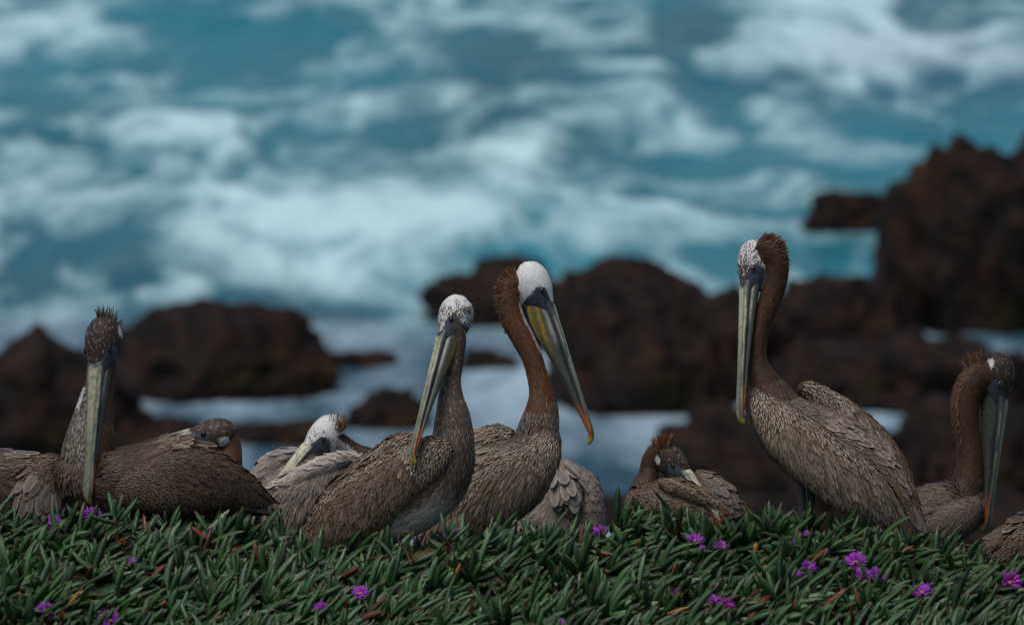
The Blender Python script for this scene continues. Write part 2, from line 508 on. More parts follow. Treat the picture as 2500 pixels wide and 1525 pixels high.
class Coat:
    """A batch of feathers: M strips with a ridge, written as one mesh or as many."""
    def __init__(s): s.V = []; s.F = []; s.fuv = []; s.fb = []; s.fe = []; s.nv = 0; s.base = []; s.bcol = []
    def add(s, p, d, n, L, Wd, base, edge, streak, edgea, lift, kap=0.0, tpl=TPL_A, h0=.4):
        M = len(p)
        if M == 0: return
        t, w = tpl; R = len(t)
        side = unit(np.cross(n, d))
        L = np.broadcast_to(L, (M,)); Wd = np.broadcast_to(Wd, (M,)); lift = np.broadcast_to(lift, (M,)); kap = np.broadcast_to(kap, (M,))
        c = np.array([-1., 0, 1.])
        tt = t[None, :, None] * np.ones((M, 1, 3)); ww = (w[None, :, None] * c[None, None, :]) * np.ones((M, 1, 1))
        along = tt * L[:, None, None]
        hh = h0 + along * lift[:, None, None] - .5 * kap[:, None, None] * along ** 2 + (1 - np.abs(c))[None, None, :] * w[None, :, None] * Wd[:, None, None] * .10
        V = p[:, None, None, :] + d[:, None, None, :] * along[..., None] + side[:, None, None, :] * (ww * Wd[:, None, None] * .5)[..., None] + n[:, None, None, :] * hh[..., None]
        q = np.array([[r * 3 + k, r * 3 + k + 1, (r + 1) * 3 + k + 1, (r + 1) * 3 + k] for r in range(R - 1) for k in range(2)])
        s.V.append(V.reshape(-1, 3)); s.F.append((q[None] + (np.arange(M) * R * 3)[:, None, None] + s.nv).reshape(-1, 4))
        s.nv += M * R * 3
        rnd = rng.random(M)
        s.fuv.append(np.stack([np.broadcast_to(c, (M, R, 3)), np.broadcast_to(t[None, :, None], (M, R, 3)), np.broadcast_to(rnd[:, None, None], (M, R, 3))], -1).reshape(-1, 3))
        def rep(a, b):
            a = np.broadcast_to(a, (M, 3)); b = np.broadcast_to(b, (M,))
            return np.repeat(np.concatenate([a, b[:, None]], 1), R * 3, axis=0)
        s.fb.append(rep(base, streak)); s.fe.append(rep(edge, edgea))
        s.base.append(p); s.bcol.append(np.broadcast_to(base, (M, 3)))
    def arrays(s):
        return np.vstack(s.V), np.vstack(s.F), dict(fuv=np.vstack(s.fuv), fbase=np.vstack(s.fb), fedge=np.vstack(s.fe))

class Bird:
    def __init__(s, label, o, sc, depth, tint=1.0):
        s.o = o; s.sc = sc; s.d = depth; s.k = depth / FPX
        s.label = label; s.tint = tint
        s.coat = Coat(); s.lofts = []; s.parts = []; s.skin = []
        s.feathers = []          # (wing index or None, Coat of one batch, count)
        s.wings = []
    # zoom coords -> bird space (absolute photo px, y up about 0)
    def Z(s, pts):
        out = []
        for x, y, z, a, b in pts:
            out.append((s.o[0] + x * s.sc, -(s.o[1] + y * s.sc), z * s.sc, a * s.sc, b * s.sc))
        return out
    def P(s, x, y, z=0.0):
        return np.array((s.o[0] + x * s.sc, -(s.o[1] + y * s.sc), z * s.sc))
    def world(s, V):
        V = np.asarray(V, float)
        x, y, z = V[..., 0], V[..., 1], V[..., 2]
        return Cv + Fv * s.d + ((x - W0 / 2) * s.k)[..., None] * Rv + ((y + H0 / 2) * s.k)[..., None] * Uv - (z * s.k)[..., None] * Fv
    # feather regions -----------------------------------------------------------
    def region(s, lf, u0, u1, f0, f1, L, Wd, col, delta=0.0, su=.34, sp=.62, lift=.07, tpl=TPL_A, coat=None, mask=None, jd=.16, colf=None, jl=.2, Lend=None, Wend=None, h0=.4):
        coat = coat or s.coat
        f0, f1 = math.radians(f0), math.radians(f1)
        us, ps, fr = [], [], []
        u = u0; row = 0
        while u <= u1:
            g = (u - u0) / max(u1 - u0, 1e-6)
            Lr = L if Lend is None else L * (1 - g) + Lend * g
            Wr = Wd if Wend is None else Wd * (1 - g) + Wend * g
            ph = np.linspace(f0, f1, 40)
            pts = lf.pt(np.full(40, u), ph)
            arc = np.concatenate([[0], np.cumsum(np.linalg.norm(np.diff(pts, axis=0), axis=1))])
            n = max(1, int(arc[-1] / (Wr * sp)))
            x = (np.arange(n) + .5 * (row % 2) + rng.uniform(-.28, .28, n)) / n * arc[-1]
            ps.append(np.interp(x, arc, ph)); us.append(np.full(n, u) + rng.uniform(-.35, .35, n) * Lr * su / lf.len); fr.append(np.full(n, g))
            u += Lr * su / lf.len; row += 1
        u = np.clip(np.concatenate(us), max(0, u0), min(1, u1)); ph = np.concatenate(ps); g = np.concatenate(fr)
        p, tu, tp, n, kap = lf.frame(u, ph)
        if mask is not None:
            k = mask(p, u, ph); u, ph, g, p, tu, tp, n, kap = u[k], ph[k], g[k], p[k], tu[k], tp[k], n[k], kap[k]
        M = len(p)
        if M == 0: return 0
        dl = delta(u, ph) if callable(delta) else np.full(M, math.radians(delta))
        dl = dl + rng.normal(0, jd, M)
        d = np.cos(dl)[:, None] * tu + np.sin(dl)[:, None] * tp
        Ls = (L if Lend is None else L * (1 - g) + Lend * g) * (1 + rng.uniform(-jl, jl, M))
        Ws = (Wd if Wend is None else Wd * (1 - g) + Wend * g) * (1 + rng.uniform(-.18, .18, M))
        base, edge, streak, ea, jit = col
        v = np.exp(rng.normal(0, jit, M))[:, None]
        base = np.array(base)[None] * v * s.tint; edge = np.array(edge)[None] * np.exp(rng.normal(0, jit * .6, M))[:, None] * s.tint
        st = np.broadcast_to(float(streak), (M,)); ea = np.broadcast_to(float(ea), (M,))
        if colf is not None: base, edge, st, ea = colf(p, u, ph, base, edge, st, ea)
        coat.add(p, d, n, Ls, Ws, base, edge, st, ea, lift * rng.uniform(.6, 1.5, M), np.minimum(kap * np.sin(dl) ** 2, .5 / Ls), tpl, h0)
        return M
    def torso(s, ctl, **kw):
        lf = Loft(s.Z(ctl), **kw); s.lofts.append(lf); s.T_ = lf; return lf
    def neck(s, ctl, **kw):
        kw.setdefault('up', (1, 0, 0))
        lf = Loft(s.Z(ctl), **kw); s.lofts.append(lf); s.N_ = lf; return lf
    def wing(s, ctl, **kw):
        lf = Loft(s.Z(ctl), **kw); s.wings.append([lf, Coat(), []]); return lf, len(s.wings) - 1
    def big(s, wi, *a, **kw):
        """large feathers, each an object of its own"""
        c = Coat(); n = s.region(*a, coat=c, **kw)
        s.feathers.append((wi, c, n))
    def quills(s, wi, rows, tpl=TPL_C):
        """hand-placed long feathers: (x0,y0,z0,x1,y1,z1,W,base,edge)"""
        c = Coat(); n = 0
        for x0, y0, z0, x1, y1, z1, w, base, edge in rows:
            a, b = s.P(x0, y0, z0), s.P(x1, y1, z1)
            d = unit(b - a); nn = np.array([0, .25, 1.]); nn = unit(nn - (nn @ d) * d)
            c.add(a[None], d[None], nn[None], np.linalg.norm(b - a), w * s.sc, np.array(base)[None] * s.tint, np.array(edge)[None] * s.tint, 0.0, .8, .02, 0.0, tpl); n += 1
        s.feathers.append((wi, c, n))
    # head -------------------------------------------------------------------------
    def head(s, base, f, up, scale=1.0, style='white', pouch=1.0, pouch_col='dark', cream=1.0, crest=None, crest_len=28, crest_n=90, crest_col=(.20, .085, .03), crest_dir=None, dark=1.0, bl=1.0):
        f = unit(np.array(f, float)); up = np.array(up, float); up = unit(up - (up @ f) * f); r = np.cross(f, up)
        B = np.array(base)
        def H(a, b, c=0): return B + scale * (a * f + b * up + c * r)
        s.H = H; s.hf, s.hu, s.hr = f, up, r; s.hs = scale
        prof = [(12, -24, 15, 15), (-8, -29, 27, 24), (-34, -35, 39, 34), (-62, -38, 45, 40), (-92, -40, 43, 38), (-114, -43, 31, 27), (-126, -46, 12, 11)]
        lf = Loft([tuple(H(a, b)) + (ru * scale, rc * scale) for a, b, ru, rc in prof], ref=r, up=up)
        s.lofts.append(lf); s.HL = lf
        def abc(p):
            q = (p - B) / scale
            return q @ f, q @ up, q @ r
        s.abc = abc
        def skin(p):
            a, b, c = abc(p)
            return ((a > -60 + .55 * np.abs(b + 24)) & (b < -6) & (np.abs(c) > 9)) | ((a > -6) & (b < -4))
        s.skinf = skin
        def colf(p, u, ph, base_, edge, st, ea):
            a, b, c = abc(p)
            M = len(p)
            sp = vnoise(p[:, 0] / 3.0 + 9, p[:, 1] / 3.0 + p[:, 2] / 3.0, 5) * .5 + rng.random(M) * .5
            white = np.array((.80, .80, .78)); brown = np.array((.060, .036, .026)); dk = np.array((.035, .020, .014))
            if style == 'white': w = np.ones(M) * .98
            elif style == 'whitish':
                w = np.where((sp > .66) & (a > -60), .15, .95)
            elif style == 'speck':   # speckled crown, white at the back of the cheek
                thr = .52 - .34 * sstep(-60, -105, a) + .10 * sstep(-20, -60, a) * 0
                w = np.where(sp > thr, .9, .06)
            elif style == 'speck2':
                thr = .46 + .22 * sstep(-70, -30, a) - .1 * sstep(-80, -110, a)
                w = np.where(sp > thr, .88, .05)
            else:
                thr = .80 - .08 * sstep(-20, 0, b)
                w = np.where(sp > thr, .22, .0)
                ear = ((a + 88) / 16) ** 2 + ((b + 50) / 14) ** 2 < 1
                w = np.where(ear & (rng.random(M) < .85), .9, w)
            w = (w * (1 if style != 'dark' else 1))[:, None]
            col = (white * w + (dk if style == 'dark' else brown) * (1 - w)) * np.exp(rng.normal(0, .10, M))[:, None] * dark
            return col, col * 1.1, st * 0, ea * 0 + .3
        s.region(lf, .04, 1.0, -180, 180, 9 * scale, 3.6 * scale, ((.5, .5, .5), (.6, .6, .6), 0, .2, .1), colf=colf, su=.30, sp=.55, lift=.05, tpl=TPL_B, mask=lambda p, u, ph: ~skin(p), jd=.3)
        # bill ----------------------------------------------------------------
        up_ = [(-34, -18, 9, 17), (-8, -14, 13, 22), (40, -12, 11, 20), (120, -10, 8.5, 17), (220, -9, 7, 14.5), (295, -8.5, 7, 15), (322, -9, 7.5, 14), (338, -13, 8.5, 10), (349, -20, 7, 6), (354, -27, 3, 3)]
        ul = Loft([tuple(H(a * bl if a > 0 else a, b)) + (ru * scale, rc * scale) for a, b, ru, rc in up_], ref=r, up=up, n=80)
        pz = pouch
        lo_ = [(-44, -36 - 14 * pz, 9 + 8 * pz, 22), (-10, -30 - 15 * pz, 11 + 17 * pz, 25), (40, -25 - 18 * pz, 8 + 19 * pz, 21), (94, -22 - 16 * pz, 6 + 16 * pz, 18), (135, -20 - 13 * pz, 5.5 + 12 * pz, 16.5), (200, -18 - 7 * pz, 5 + 7 * pz, 14.5), (269, -16 - 3 * pz, 4.5 + 3 * pz, 13), (315, -15, 4.5, 11), (332, -14, 3, 7)]
        ll = Loft([tuple(H(a * bl if a > 0 else a, b)) + (ru * scale, rc * scale) for a, b, ru, rc in lo_], ref=r, up=up, n=80)
        def upper_col(V, u, ph):
            t = np.clip(u * 1.02, 0, 1); c = np.cos(ph)
            cream_c = np.array((.50, .49, .34)); green = np.array((.30, .31, .17)); slate = np.array((.055, .065, .072)); orange = np.array((.50, .13, .02)); nail = np.array((.42, .36, .04))
            fade = (1 - .7 * sstep(.18, .6, t))[:, None]
            top = cream_c * fade + green * (1 - fade)
            side = sstep(.45, .05, c)[:, None]
            groove = np.exp(-((np.abs(np.sin(ph)) - .62) / .10) ** 2)[:, None] * (c > 0)[:, None]
            col = top * (1 - side) + slate * side
            col = col * (1 - .75 * groove) + slate * .75 * groove
            dt = (sstep(.70, .86, t) * sstep(.55, .1, c))[:, None]
            col = col * (1 - dt) + orange * dt
            gn = vnoise(t * 10, ph * 2.2 + 3, 4)
            dm = np.clip(sstep(.35, .8, t) * .45 + .9 * sstep(.52, .75, gn) * sstep(.95, .5, c), 0, .85)[:, None] * (1 - dt)
            col = col * (1 - dm) + slate * dm
            nl = sstep(.955, .975, t)[:, None]
            col = col * (1 - nl) + nail * nl
            rt = sstep(.10, .075, t + .012 * np.sin(ph * 5))[:, None]
            col = col * (1 - rt) + np.array((.035, .042, .052)) * rt
            return col * cream
        def lower_col(V, u, ph):
            t = u; c = np.cos(ph)
            olive = np.array((.060, .066, .045)); yellow = np.array((.46, .31, .02)); pale = np.array((.44, .44, .36)); slate = np.array((.05, .056, .06)); orange = np.array((.42, .11, .02))
            col = np.broadcast_to(olive, (len(t), 3)).copy()
            sl = sstep(.25, .6, c)[:, None]; col = col * (1 - sl) + slate * sl
            pp = (sstep(.05, .10, t) * sstep(.42, .25, t) * sstep(.35, .55, c))[:, None] * (.85 if pouch_col != 'deep' else .1)
            col = col * (1 - pp) + pale * pp
            if pouch_col == 'yellow': ym = (sstep(.48, .16, t) * sstep(.45, -.25, c))[:, None] * .9
            elif pouch_col == 'some': ym = (sstep(.46, .2, t) * sstep(-.1, -.75, c))[:, None] * .85
            else: ym = np.zeros((len(t), 1))
            if pouch_col == 'yellow':
                ym = ym * (.35 + .65 * sstep(.45, .75, .5 + .5 * np.sin(t * 9 + c * 7)))[:, None]
            col = col * (1 - ym) + yellow * ym
            dt = (sstep(.74, .88, t))[:, None] * .8
            col = col * (1 - dt) + orange * dt
            return col * cream
        s.parts.append(('upper_mandible', ul, upper_col)); s.parts.append(('lower_mandible_and_pouch', ll, lower_col))
        # eyes
        s.eyes = [(H(-47, -17, c * 31.5), r * c) for c in (-1, 1)]
        # crest --------------------------------------------------------------------
        if crest is not None:
            # crest: list of bird-space points along the nape from which spikes rise
            pts = np.array(crest)
            cc = Coat()
            M = crest_n
            i = rng.uniform(0, len(pts) - 1.001, M); k = i.astype(int); fr = (i - k)[:, None]
            p = pts[k] * (1 - fr) + pts[k + 1] * fr + rng.normal(0, 4 * scale, (M, 3)) * np.array([.7, .7, 2.2])
            dirs = np.array(crest_dir if crest_dir is not None else -f)
            dd = unit(dirs[k] * (1 - fr) + dirs[k + 1] * fr + rng.normal(0, .25, (M, 3)))
            nn = unit(np.cross(dd, unit(rng.normal(0, 1, (M, 3)))))
            colr = np.array(crest_col)[None] * np.exp(rng.normal(0, .3, M))[:, None]
            cc.add(p - dd * 14, dd, nn, (10 + crest_len * scale) * rng.uniform(.6, 1.3, M), 2.4 * scale * rng.uniform(.7, 1.4, M), colr, colr * 1.6, .2, .4, rng.normal(0, .12, M), 0, TPL_P)
            s.crest = cc
        else: s.crest = None
    # ---------------------------------------------------------------------------
    def build(s, ground_px=None, legs=None, group='brown pelicans resting on the headland'):
        c0 = s.T_.c[s.T_.n // 2]
        gpx = ground_px or c0[0]
        wpt = s.world(np.array([gpx, c0[1], 0.]))
        gz = float(ground_z(wpt[0], wpt[1]))
        root = empty('pelican', (wpt[0], wpt[1], gz))
        set_props(root, s.label, 'pelican', group)
        o0 = np.array(root.location)
        loc = lambda V: s.world(V) - o0
        # continuous body: torso + neck + head fused
        Vs, Fq, Ft, n = [], [], [], 0
        for lf in s.lofts:
            V, q, t, _, _ = lf.mesh(56, 36)
            Vs.append(V); Fq.append(q + n); Ft.append(t + n); n += len(V)
        me = mesh_np('tmp', loc(np.vstack(Vs)), [np.vstack(Fq), np.vstack(Ft)])
        bm = bmesh.new(); bm.from_mesh(me); bmesh.ops.recalc_face_normals(bm, faces=bm.faces); bm.to_mesh(me); bm.free()
        to = bpy.data.objects.new('tmp', me); COL.objects.link(to)
        md = to.modifiers.new('r', 'REMESH'); md.mode = 'VOXEL'; md.voxel_size = .0042; md.use_smooth_shade = True
        md2 = to.modifiers.new('s', 'SMOOTH'); md2.iterations = 4; md2.factor = .5
        dg = bpy.context.evaluated_depsgraph_get()
        bme = bpy.data.meshes.new_from_object(to.evaluated_get(dg))
        bpy.data.objects.remove(to); bme.name = 'body'
        nv = len(bme.vertices)
        co = np.zeros(nv * 3, np.float32); bme.vertices.foreach_get('co', co); co = co.reshape(-1, 3)
        base = loc(np.vstack(s.coat.base)); bc = np.vstack(s.coat.bcol)
        kd = kdtree.KDTree(len(base))
        for i, p in enumerate(base): kd.insert(p, i)
        kd.balance()
        idx = np.array([kd.find(c)[1] for c in co])
        colr = bc[idx] * .9
        # bare slate skin on the face
        q = (co + o0 - Cv)
        dz = q @ Fv
        bx = (q @ Rv) / s.k + W0 / 2; by = (q @ Uv) / s.k - H0 / 2; bz = -(dz - s.d) / s.k
        pb = np.stack([bx, by, bz], 1)
        a, b, c = s.abc(pb)
        nearh = (a > -75) & (a < 30) & (np.abs(b + 35) < 60) & (np.abs(c) < 48)
        sk = s.skinf(pb) & nearh
        sn = vnoise(pb[:, 0] / 4, pb[:, 1] / 4, 8)[:, None]
        colr[sk] = (np.array((.030, .036, .045)) * (1 - sn) + np.array((.075, .095, .125)) * sn)[sk] * s.tint
        at = bme.attributes.new('bcol', 'FLOAT_COLOR', 'POINT')
        at.data.foreach_set('color', np.concatenate([colr, np.ones((nv, 1))], 1).astype(np.float32).ravel())
        bme.materials.clear(); bme.materials.append(M_B)
        bme.polygons.foreach_set('use_smooth', np.ones(len(bme.polygons), dtype=bool))
        link('body', bme, root)
        V, Fc, at = s.coat.arrays()
        o = link('plumage', mesh_np('plumage', loc(V), Fc, M_F, attrs=at), root); o['kind'] = 'stuff'
        if s.crest:
            V, Fc, at = s.crest.arrays(); link('crest', mesh_np('crest', loc(V), Fc, M_F, attrs=at), root)
        for nm, lf, cf in s.parts:
            V, q_, t_, u, ph = lf.mesh(90, 40)
            cc = cf(V, u, ph)
            link(nm, mesh_np(nm, loc(V), [q_, t_], M_BILL, attrs={'bcol': np.concatenate([cc, np.ones((len(cc), 1))], 1)}), root)
        for p, ax in s.eyes:
            bm = bmesh.new(); bmesh.ops.create_uvsphere(bm, u_segments=16, v_segments=10, radius=6.4 * s.hs * s.k)
            me = bpy.data.meshes.new('eye'); bm.to_mesh(me); bm.free(); me.materials.append(M_EYE)
            me.polygons.foreach_set('use_smooth', np.ones(len(me.polygons), dtype=bool))
            eo = link('eye', me, root, Vector(loc(p)))
            # eyelid ring
            th = np.linspace(0, 2 * np.pi, 20, endpoint=False); e1 = s.hf; e2 = s.hu
            ringc = np.array([ax * 2.2 + (e1 * math.cos(t) + e2 * math.sin(t)) * 7.0 for t in th]) * s.hs
            vv = []
            for i, t in enumerate(th):
                rad = (e1 * math.cos(t) + e2 * math.sin(t))
                for w in (0, 2.1, 4.2): vv.append(ringc[i] + (rad * math.cos(w) + ax * math.sin(w)) * 1.7 * s.hs)
            vv = np.array(vv); vv = s.world(p + vv) - s.world(p)
            ff = np.array([[i * 3 + j, ((i + 1) % 20) * 3 + j, ((i + 1) % 20) * 3 + (j + 1) % 3, i * 3 + (j + 1) % 3] for i in range(20) for j in range(3)])
            link('eyelid', mesh_np('eyelid', vv, ff, M_LID), eo)
        wobs = []
        for lf, wc, _ in s.wings:
            V, q_, t_, u, ph = lf.mesh(48, 28)
            cb = np.vstack(wc.bcol) if wc.bcol else np.array([[.08, .06, .05]])
            cm = np.broadcast_to(cb.mean(0), (len(V), 3))
            wo = link('wing', mesh_np('wing', loc(V), [q_, t_], M_B, attrs={'bcol': np.concatenate([cm, np.ones((len(V), 1))], 1)}), root)
            wobs.append(wo)
            if wc.V:
                V, Fc, at = wc.arrays()
                o = link('covert_feathers', mesh_np('covert_feathers', loc(V), Fc, M_F, attrs=at), wo); o['kind'] = 'stuff'
        for wi, c, n in s.feathers:
            if n == 0: continue
            par = wobs[wi] if wi is not None and wi >= 0 else root
            nm = 'tail_feather' if wi is None else 'feather'
            V, Fc, at = c.arrays(); V = loc(V)
            # batches may hold differing row counts only across add() calls of one template, so split evenly
            vn = len(V) // n; fn = len(Fc) // n
            for i in range(n):
                sl = slice(i * vn, (i + 1) * vn)
                link(nm, mesh_np(nm, V[sl], Fc[i * fn:(i + 1) * fn] - i * vn, M_F, attrs={k: v[sl] for k, v in at.items()}), par)
        for lg in (legs or []):
            s.leg(root, o0, *lg)
        return root
    def leg(s, root, o0, x, y, z):
        """webbed foot and shank from the belly down to the ground"""
        top = s.world(s.P(x, y, z)); gz = float(ground_z(top[0], top[1])) + .004
        L = max(top[2] - gz, .02)
        lf = TLoft([(0, 0, L + .03, .011, .011), (.004, 0, L * .6, .0075, .0075), (0, 0, L * .3, .008, .008), (0, 0, .006, .009, .009)], ref=(0, 1, 0), up=(1, 0, 0), n=20)
        V, q, t, _, _ = lf.mesh(16, 10); V = V / 1000.0
        toes = [(-.07, -.05), (-.085, -.005), (-.07, .04), (.03, .01)]
        pts = [(0, 0, .012)]
        for tx, ty in toes: pts.append((tx, ty, .004))
        n0 = len(V)
        web = np.array(pts); web2 = web - np.array([0, 0, .006])
        F3 = np.array([[0, 1, 2], [0, 2, 3], [0, 3, 4], [5, 7, 6], [5, 8, 7], [5, 9, 8], [1, 6, 7], [1, 7, 2], [2, 7, 8], [2, 8, 3], [0, 5, 6], [0, 6, 1], [3, 8, 9], [3, 9, 4], [4, 9, 5], [4, 5, 0]]) + n0
        V = np.vstack([V, web, web2]) + np.array([top[0], top[1], gz]) - o0
        link('leg', mesh_np('leg', V, [q, np.vstack([t, F3])], M_LEG), root)

# feather palettes: base, edge, streak, edge amount, jitter
BRN_SPECK = ((.026, .016, .010), (.55, .44, .33), 1.0, .05, .30)
BRN_COV = ((.078, .050, .032), (.31, .22, .15), .0, .8, .44)
GRY_COV = ((.118, .085, .061), (.42, .33, .25), .0, .7, .46)
DRK_COV = ((.036, .0215, .0135), (.155, .100, .066), .0, .65, .36)
DRK_SPECK = ((.016, .010, .0065), (.24, .165, .11), .85, .05, .30)
SCAP = ((.170, .127, .096), (.48, .40, .33), .0, .85, .22)
SCAP_B = ((.088, .058, .038), (.34, .25, .175), .0, .85, .24)
SCAP_P = ((.36, .305, .26), (.68, .62, .55), .0, .85, .15)
STREAK = ((.030, .022, .017), (.35, .29, .23), .95, .0, .42)
CHEST = ((.095, .038, .013), (.22, .10, .038), .1, .25, .30)
CHEST_D = ((.048, .020, .009), (.12, .055, .024), .1, .25, .30)
GREYN = ((.072, .049, .034), (.24, .19, .14), .3, .2, .38)
PRIM = ((.060, .052, .050), (.20, .17, .15))
PRIM_L = ((.16, .14, .13), (.32, .28, .25))

def wing_coat(b, lf, wi, cov, speck, scap, L=1.0, cw=(8.5, 11.5), cl=(24, 40), ctpl=TPL_A, cj=.14, d0=18, d1=55, f_hi=-70, f_lo=215, scap_f=(-30, 52), n_big=True, speck_to=.34, big_u=(.26, .86)):
    """lesser coverts (speckled) near the shoulder, median coverts down the panel, long scapulars on top"""
    wc = b.wings[wi][1]
    dl = lambda u, ph: np.radians(d0 + (d1 - d0) * np.clip((np.degrees(ph)) / 150, 0, 1))
    b.region(lf, .0, 1.0, f_hi, f_lo, cl[0] * L, cw[0] * L, cov, delta=dl, coat=wc, Lend=cl[1] * L, Wend=cw[1] * L, lift=.10, tpl=ctpl, jd=cj)
    b.region(lf, .0, speck_to, f_hi, 175, 17 * L, 7.4 * L, speck, delta=dl, coat=wc, lift=.10, tpl=TPL_P, h0=2.6)
    b.region(lf, .0, .85, scap_f[1] - 4, scap_f[1] + 34, 17 * L, 7.6 * L, speck, delta=dl, coat=wc, h0=3.0, lift=.10, tpl=TPL_P, su=.36, sp=.7)
    if n_big:
        b.big(wi, lf, big_u[0], big_u[1], scap_f[0], scap_f[1], 52 * L, 18 * L, scap, delta=lambda u, ph: np.radians(4 + 10 * np.clip(np.degrees(ph) / 60, -1, 1)), su=.40, sp=.72, lift=.075, jd=.10, tpl=TPL_A)

def body_coat(b, lf, cov, streak, L=1.0, belly=None, breast_to=.35, f=(-200, 160), scap=None, scap_f=(-60, 60), scap_u=(.25, .85)):
    b.region(lf, .0, 1.0, f[0], f[1], 26 * L, 9 * L, cov, lift=.09, Lend=38 * L, Wend=11 * L)
    b.region(lf, .0, breast_to, f[0], f[1], 30 * L, 4.6 * L, streak, lift=.07, tpl=TPL_P, sp=.8, su=.36, h0=2.0, jd=.09)
    if belly: b.region(lf, belly[0], belly[1], belly[2], belly[3], 24 * L, 6 * L, belly[4], lift=.06, tpl=TPL_P)
    if scap: b.big(-1, lf, scap_u[0], scap_u[1], scap_f[0], scap_f[1], 58 * L, 20 * L, scap, su=.42, sp=.75, lift=.07, jd=.12)

def neck_coat(b, lf, col, L=1.0, u1=1.0, colf=None, u0=0.0, lift=.10, fade=.84):
    b.region(lf, u0, 1.0, -180, 180, 12 * L, 3.2 * L, col, tpl=TPL_B, su=.34, sp=.62, lift=lift, jd=.22, colf=colf,
             mask=lambda p, u, ph: rng.random(len(u)) > sstep(fade, .97, u + .08 * np.sin(3 * ph)))
    b.region(lf, fade, 1.0, -180, 180, 20 * L, 4.2 * L, STREAK if b.tint > .97 and col is not CHEST_D else DRK_SPECK, tpl=TPL_P, su=.4, sp=.75, lift=.06)

exec_birds = []

# ---- E: white-headed pelican, centre
def bird_E():
    b = Bird('tall white-headed pelican with chestnut neck and yellow pouch, bill pointing down right', (980, 620), .4792, 14.20)
    t = b.torso([(735, 860, 20, 55, 50), (715, 940, 20, 95, 85), (672, 1020, 10, 135, 115), (590, 1110, 0, 178, 140), (460, 1220, 0, 180, 140), (300, 1340, 0, 120, 105), (160, 1430, 0, 60, 60), (100, 1470, 0, 20, 20)])
    n = b.neck([(610, 135, 0, 34, 34), (565, 155, 0, 52, 42), (546, 220, 0, 60, 46), (553, 290, 0, 60, 46), (575, 350, 0, 58, 46), (618, 430, 0, 55, 48), (662, 520, 0, 50, 48), (690, 610, 0, 50, 48), (712, 700, 2, 60, 54), (716, 780, 8, 78, 68), (705, 860, 12, 96, 80), (690, 930, 12, 105, 85)])
    b.head(b.P(786, 268), (.3, -.954, .06), (.954, .3, .12), .97, 'white', 1.0, 'yellow',
           crest=[b.P(575, 98), b.P(530, 118), b.P(505, 170), b.P(506, 240), b.P(526, 315), b.P(558, 385)], crest_dir=[(-.4, .9, 0), (-.8, .6, 0), (-.95, .1, 0), (-.95, -.3, 0), (-.85, -.5, 0), (-.8, -.6, 0)], crest_len=17, crest_n=1100, crest_col=(.13, .058, .022))
    def nc(p, u, ph, ba, ed, st, ea):
        white = (np.cos(ph) > .86) & (u < .50) & (u > .06)
        brk = sstep(.60, .92, u)[:, None]
        ba = ba * (1 - .25 * brk)
        ba = np.where(white[:, None], np.array((.6, .62, .62)), ba); ed = np.where(white[:, None], np.array((.6, .62, .62)), ed)
        return ba, ed, st, ea
    neck_coat(b, n, CHEST, 1.1, .93, nc)
    b.region(n, .78, 1.0, -60, 80, 20, 3.6, STREAK, tpl=TPL_P, sp=.8, lift=.07)
    body_coat(b, t, GRY_COV, STREAK, 1.0, scap=SCAP, scap_u=(.28, .62), scap_f=(-70, 40), breast_to=.62)
    lf, wi = b.wing([(790, 935, 80, 22, 22), (735, 1000, 100, 78, 44), (640, 1085, 115, 120, 52), (520, 1180, 120, 138, 52), (390, 1275, 110, 125, 46), (260, 1370, 85, 85, 34), (150, 1440, 60, 30, 14)])
    wing_coat(b, lf, wi, GRY_COV, BRN_SPECK, SCAP, 1.0, (5.5, 8), (34, 54), TPL_P, .08, 6, 48, scap_f=(-40, 28), big_u=(.2, .7), speck_to=.22)
    lf, wi = b.wing([(575, 935, -50, 30, 25), (500, 930, -65, 52, 40), (400, 975, -80, 72, 50), (270, 1085, -85, 80, 50), (140, 1230, -75, 55, 30), (70, 1340, -60, 15, 10)])
    wing_coat(b, lf, wi, GRY_COV, BRN_SPECK, SCAP, 1.0, d0=6, d1=40, scap_f=(10, 80), big_u=(.15, .6))
    b.quills(-1, [(520, 1310, 150, 150 + 30 * i, 1440 + 6 * i, 70, 34, PRIM[0], PRIM[1]) for i in range(4)])
    b.quills(None, [(190 + 12 * i, 1400, 20, 40 + 26 * i, 1500, 10, 36, PRIM_L[0], PRIM_L[1]) for i in range(5)])
    b.build(legs=[(470, 1380, 40), (560, 1370, -30)])

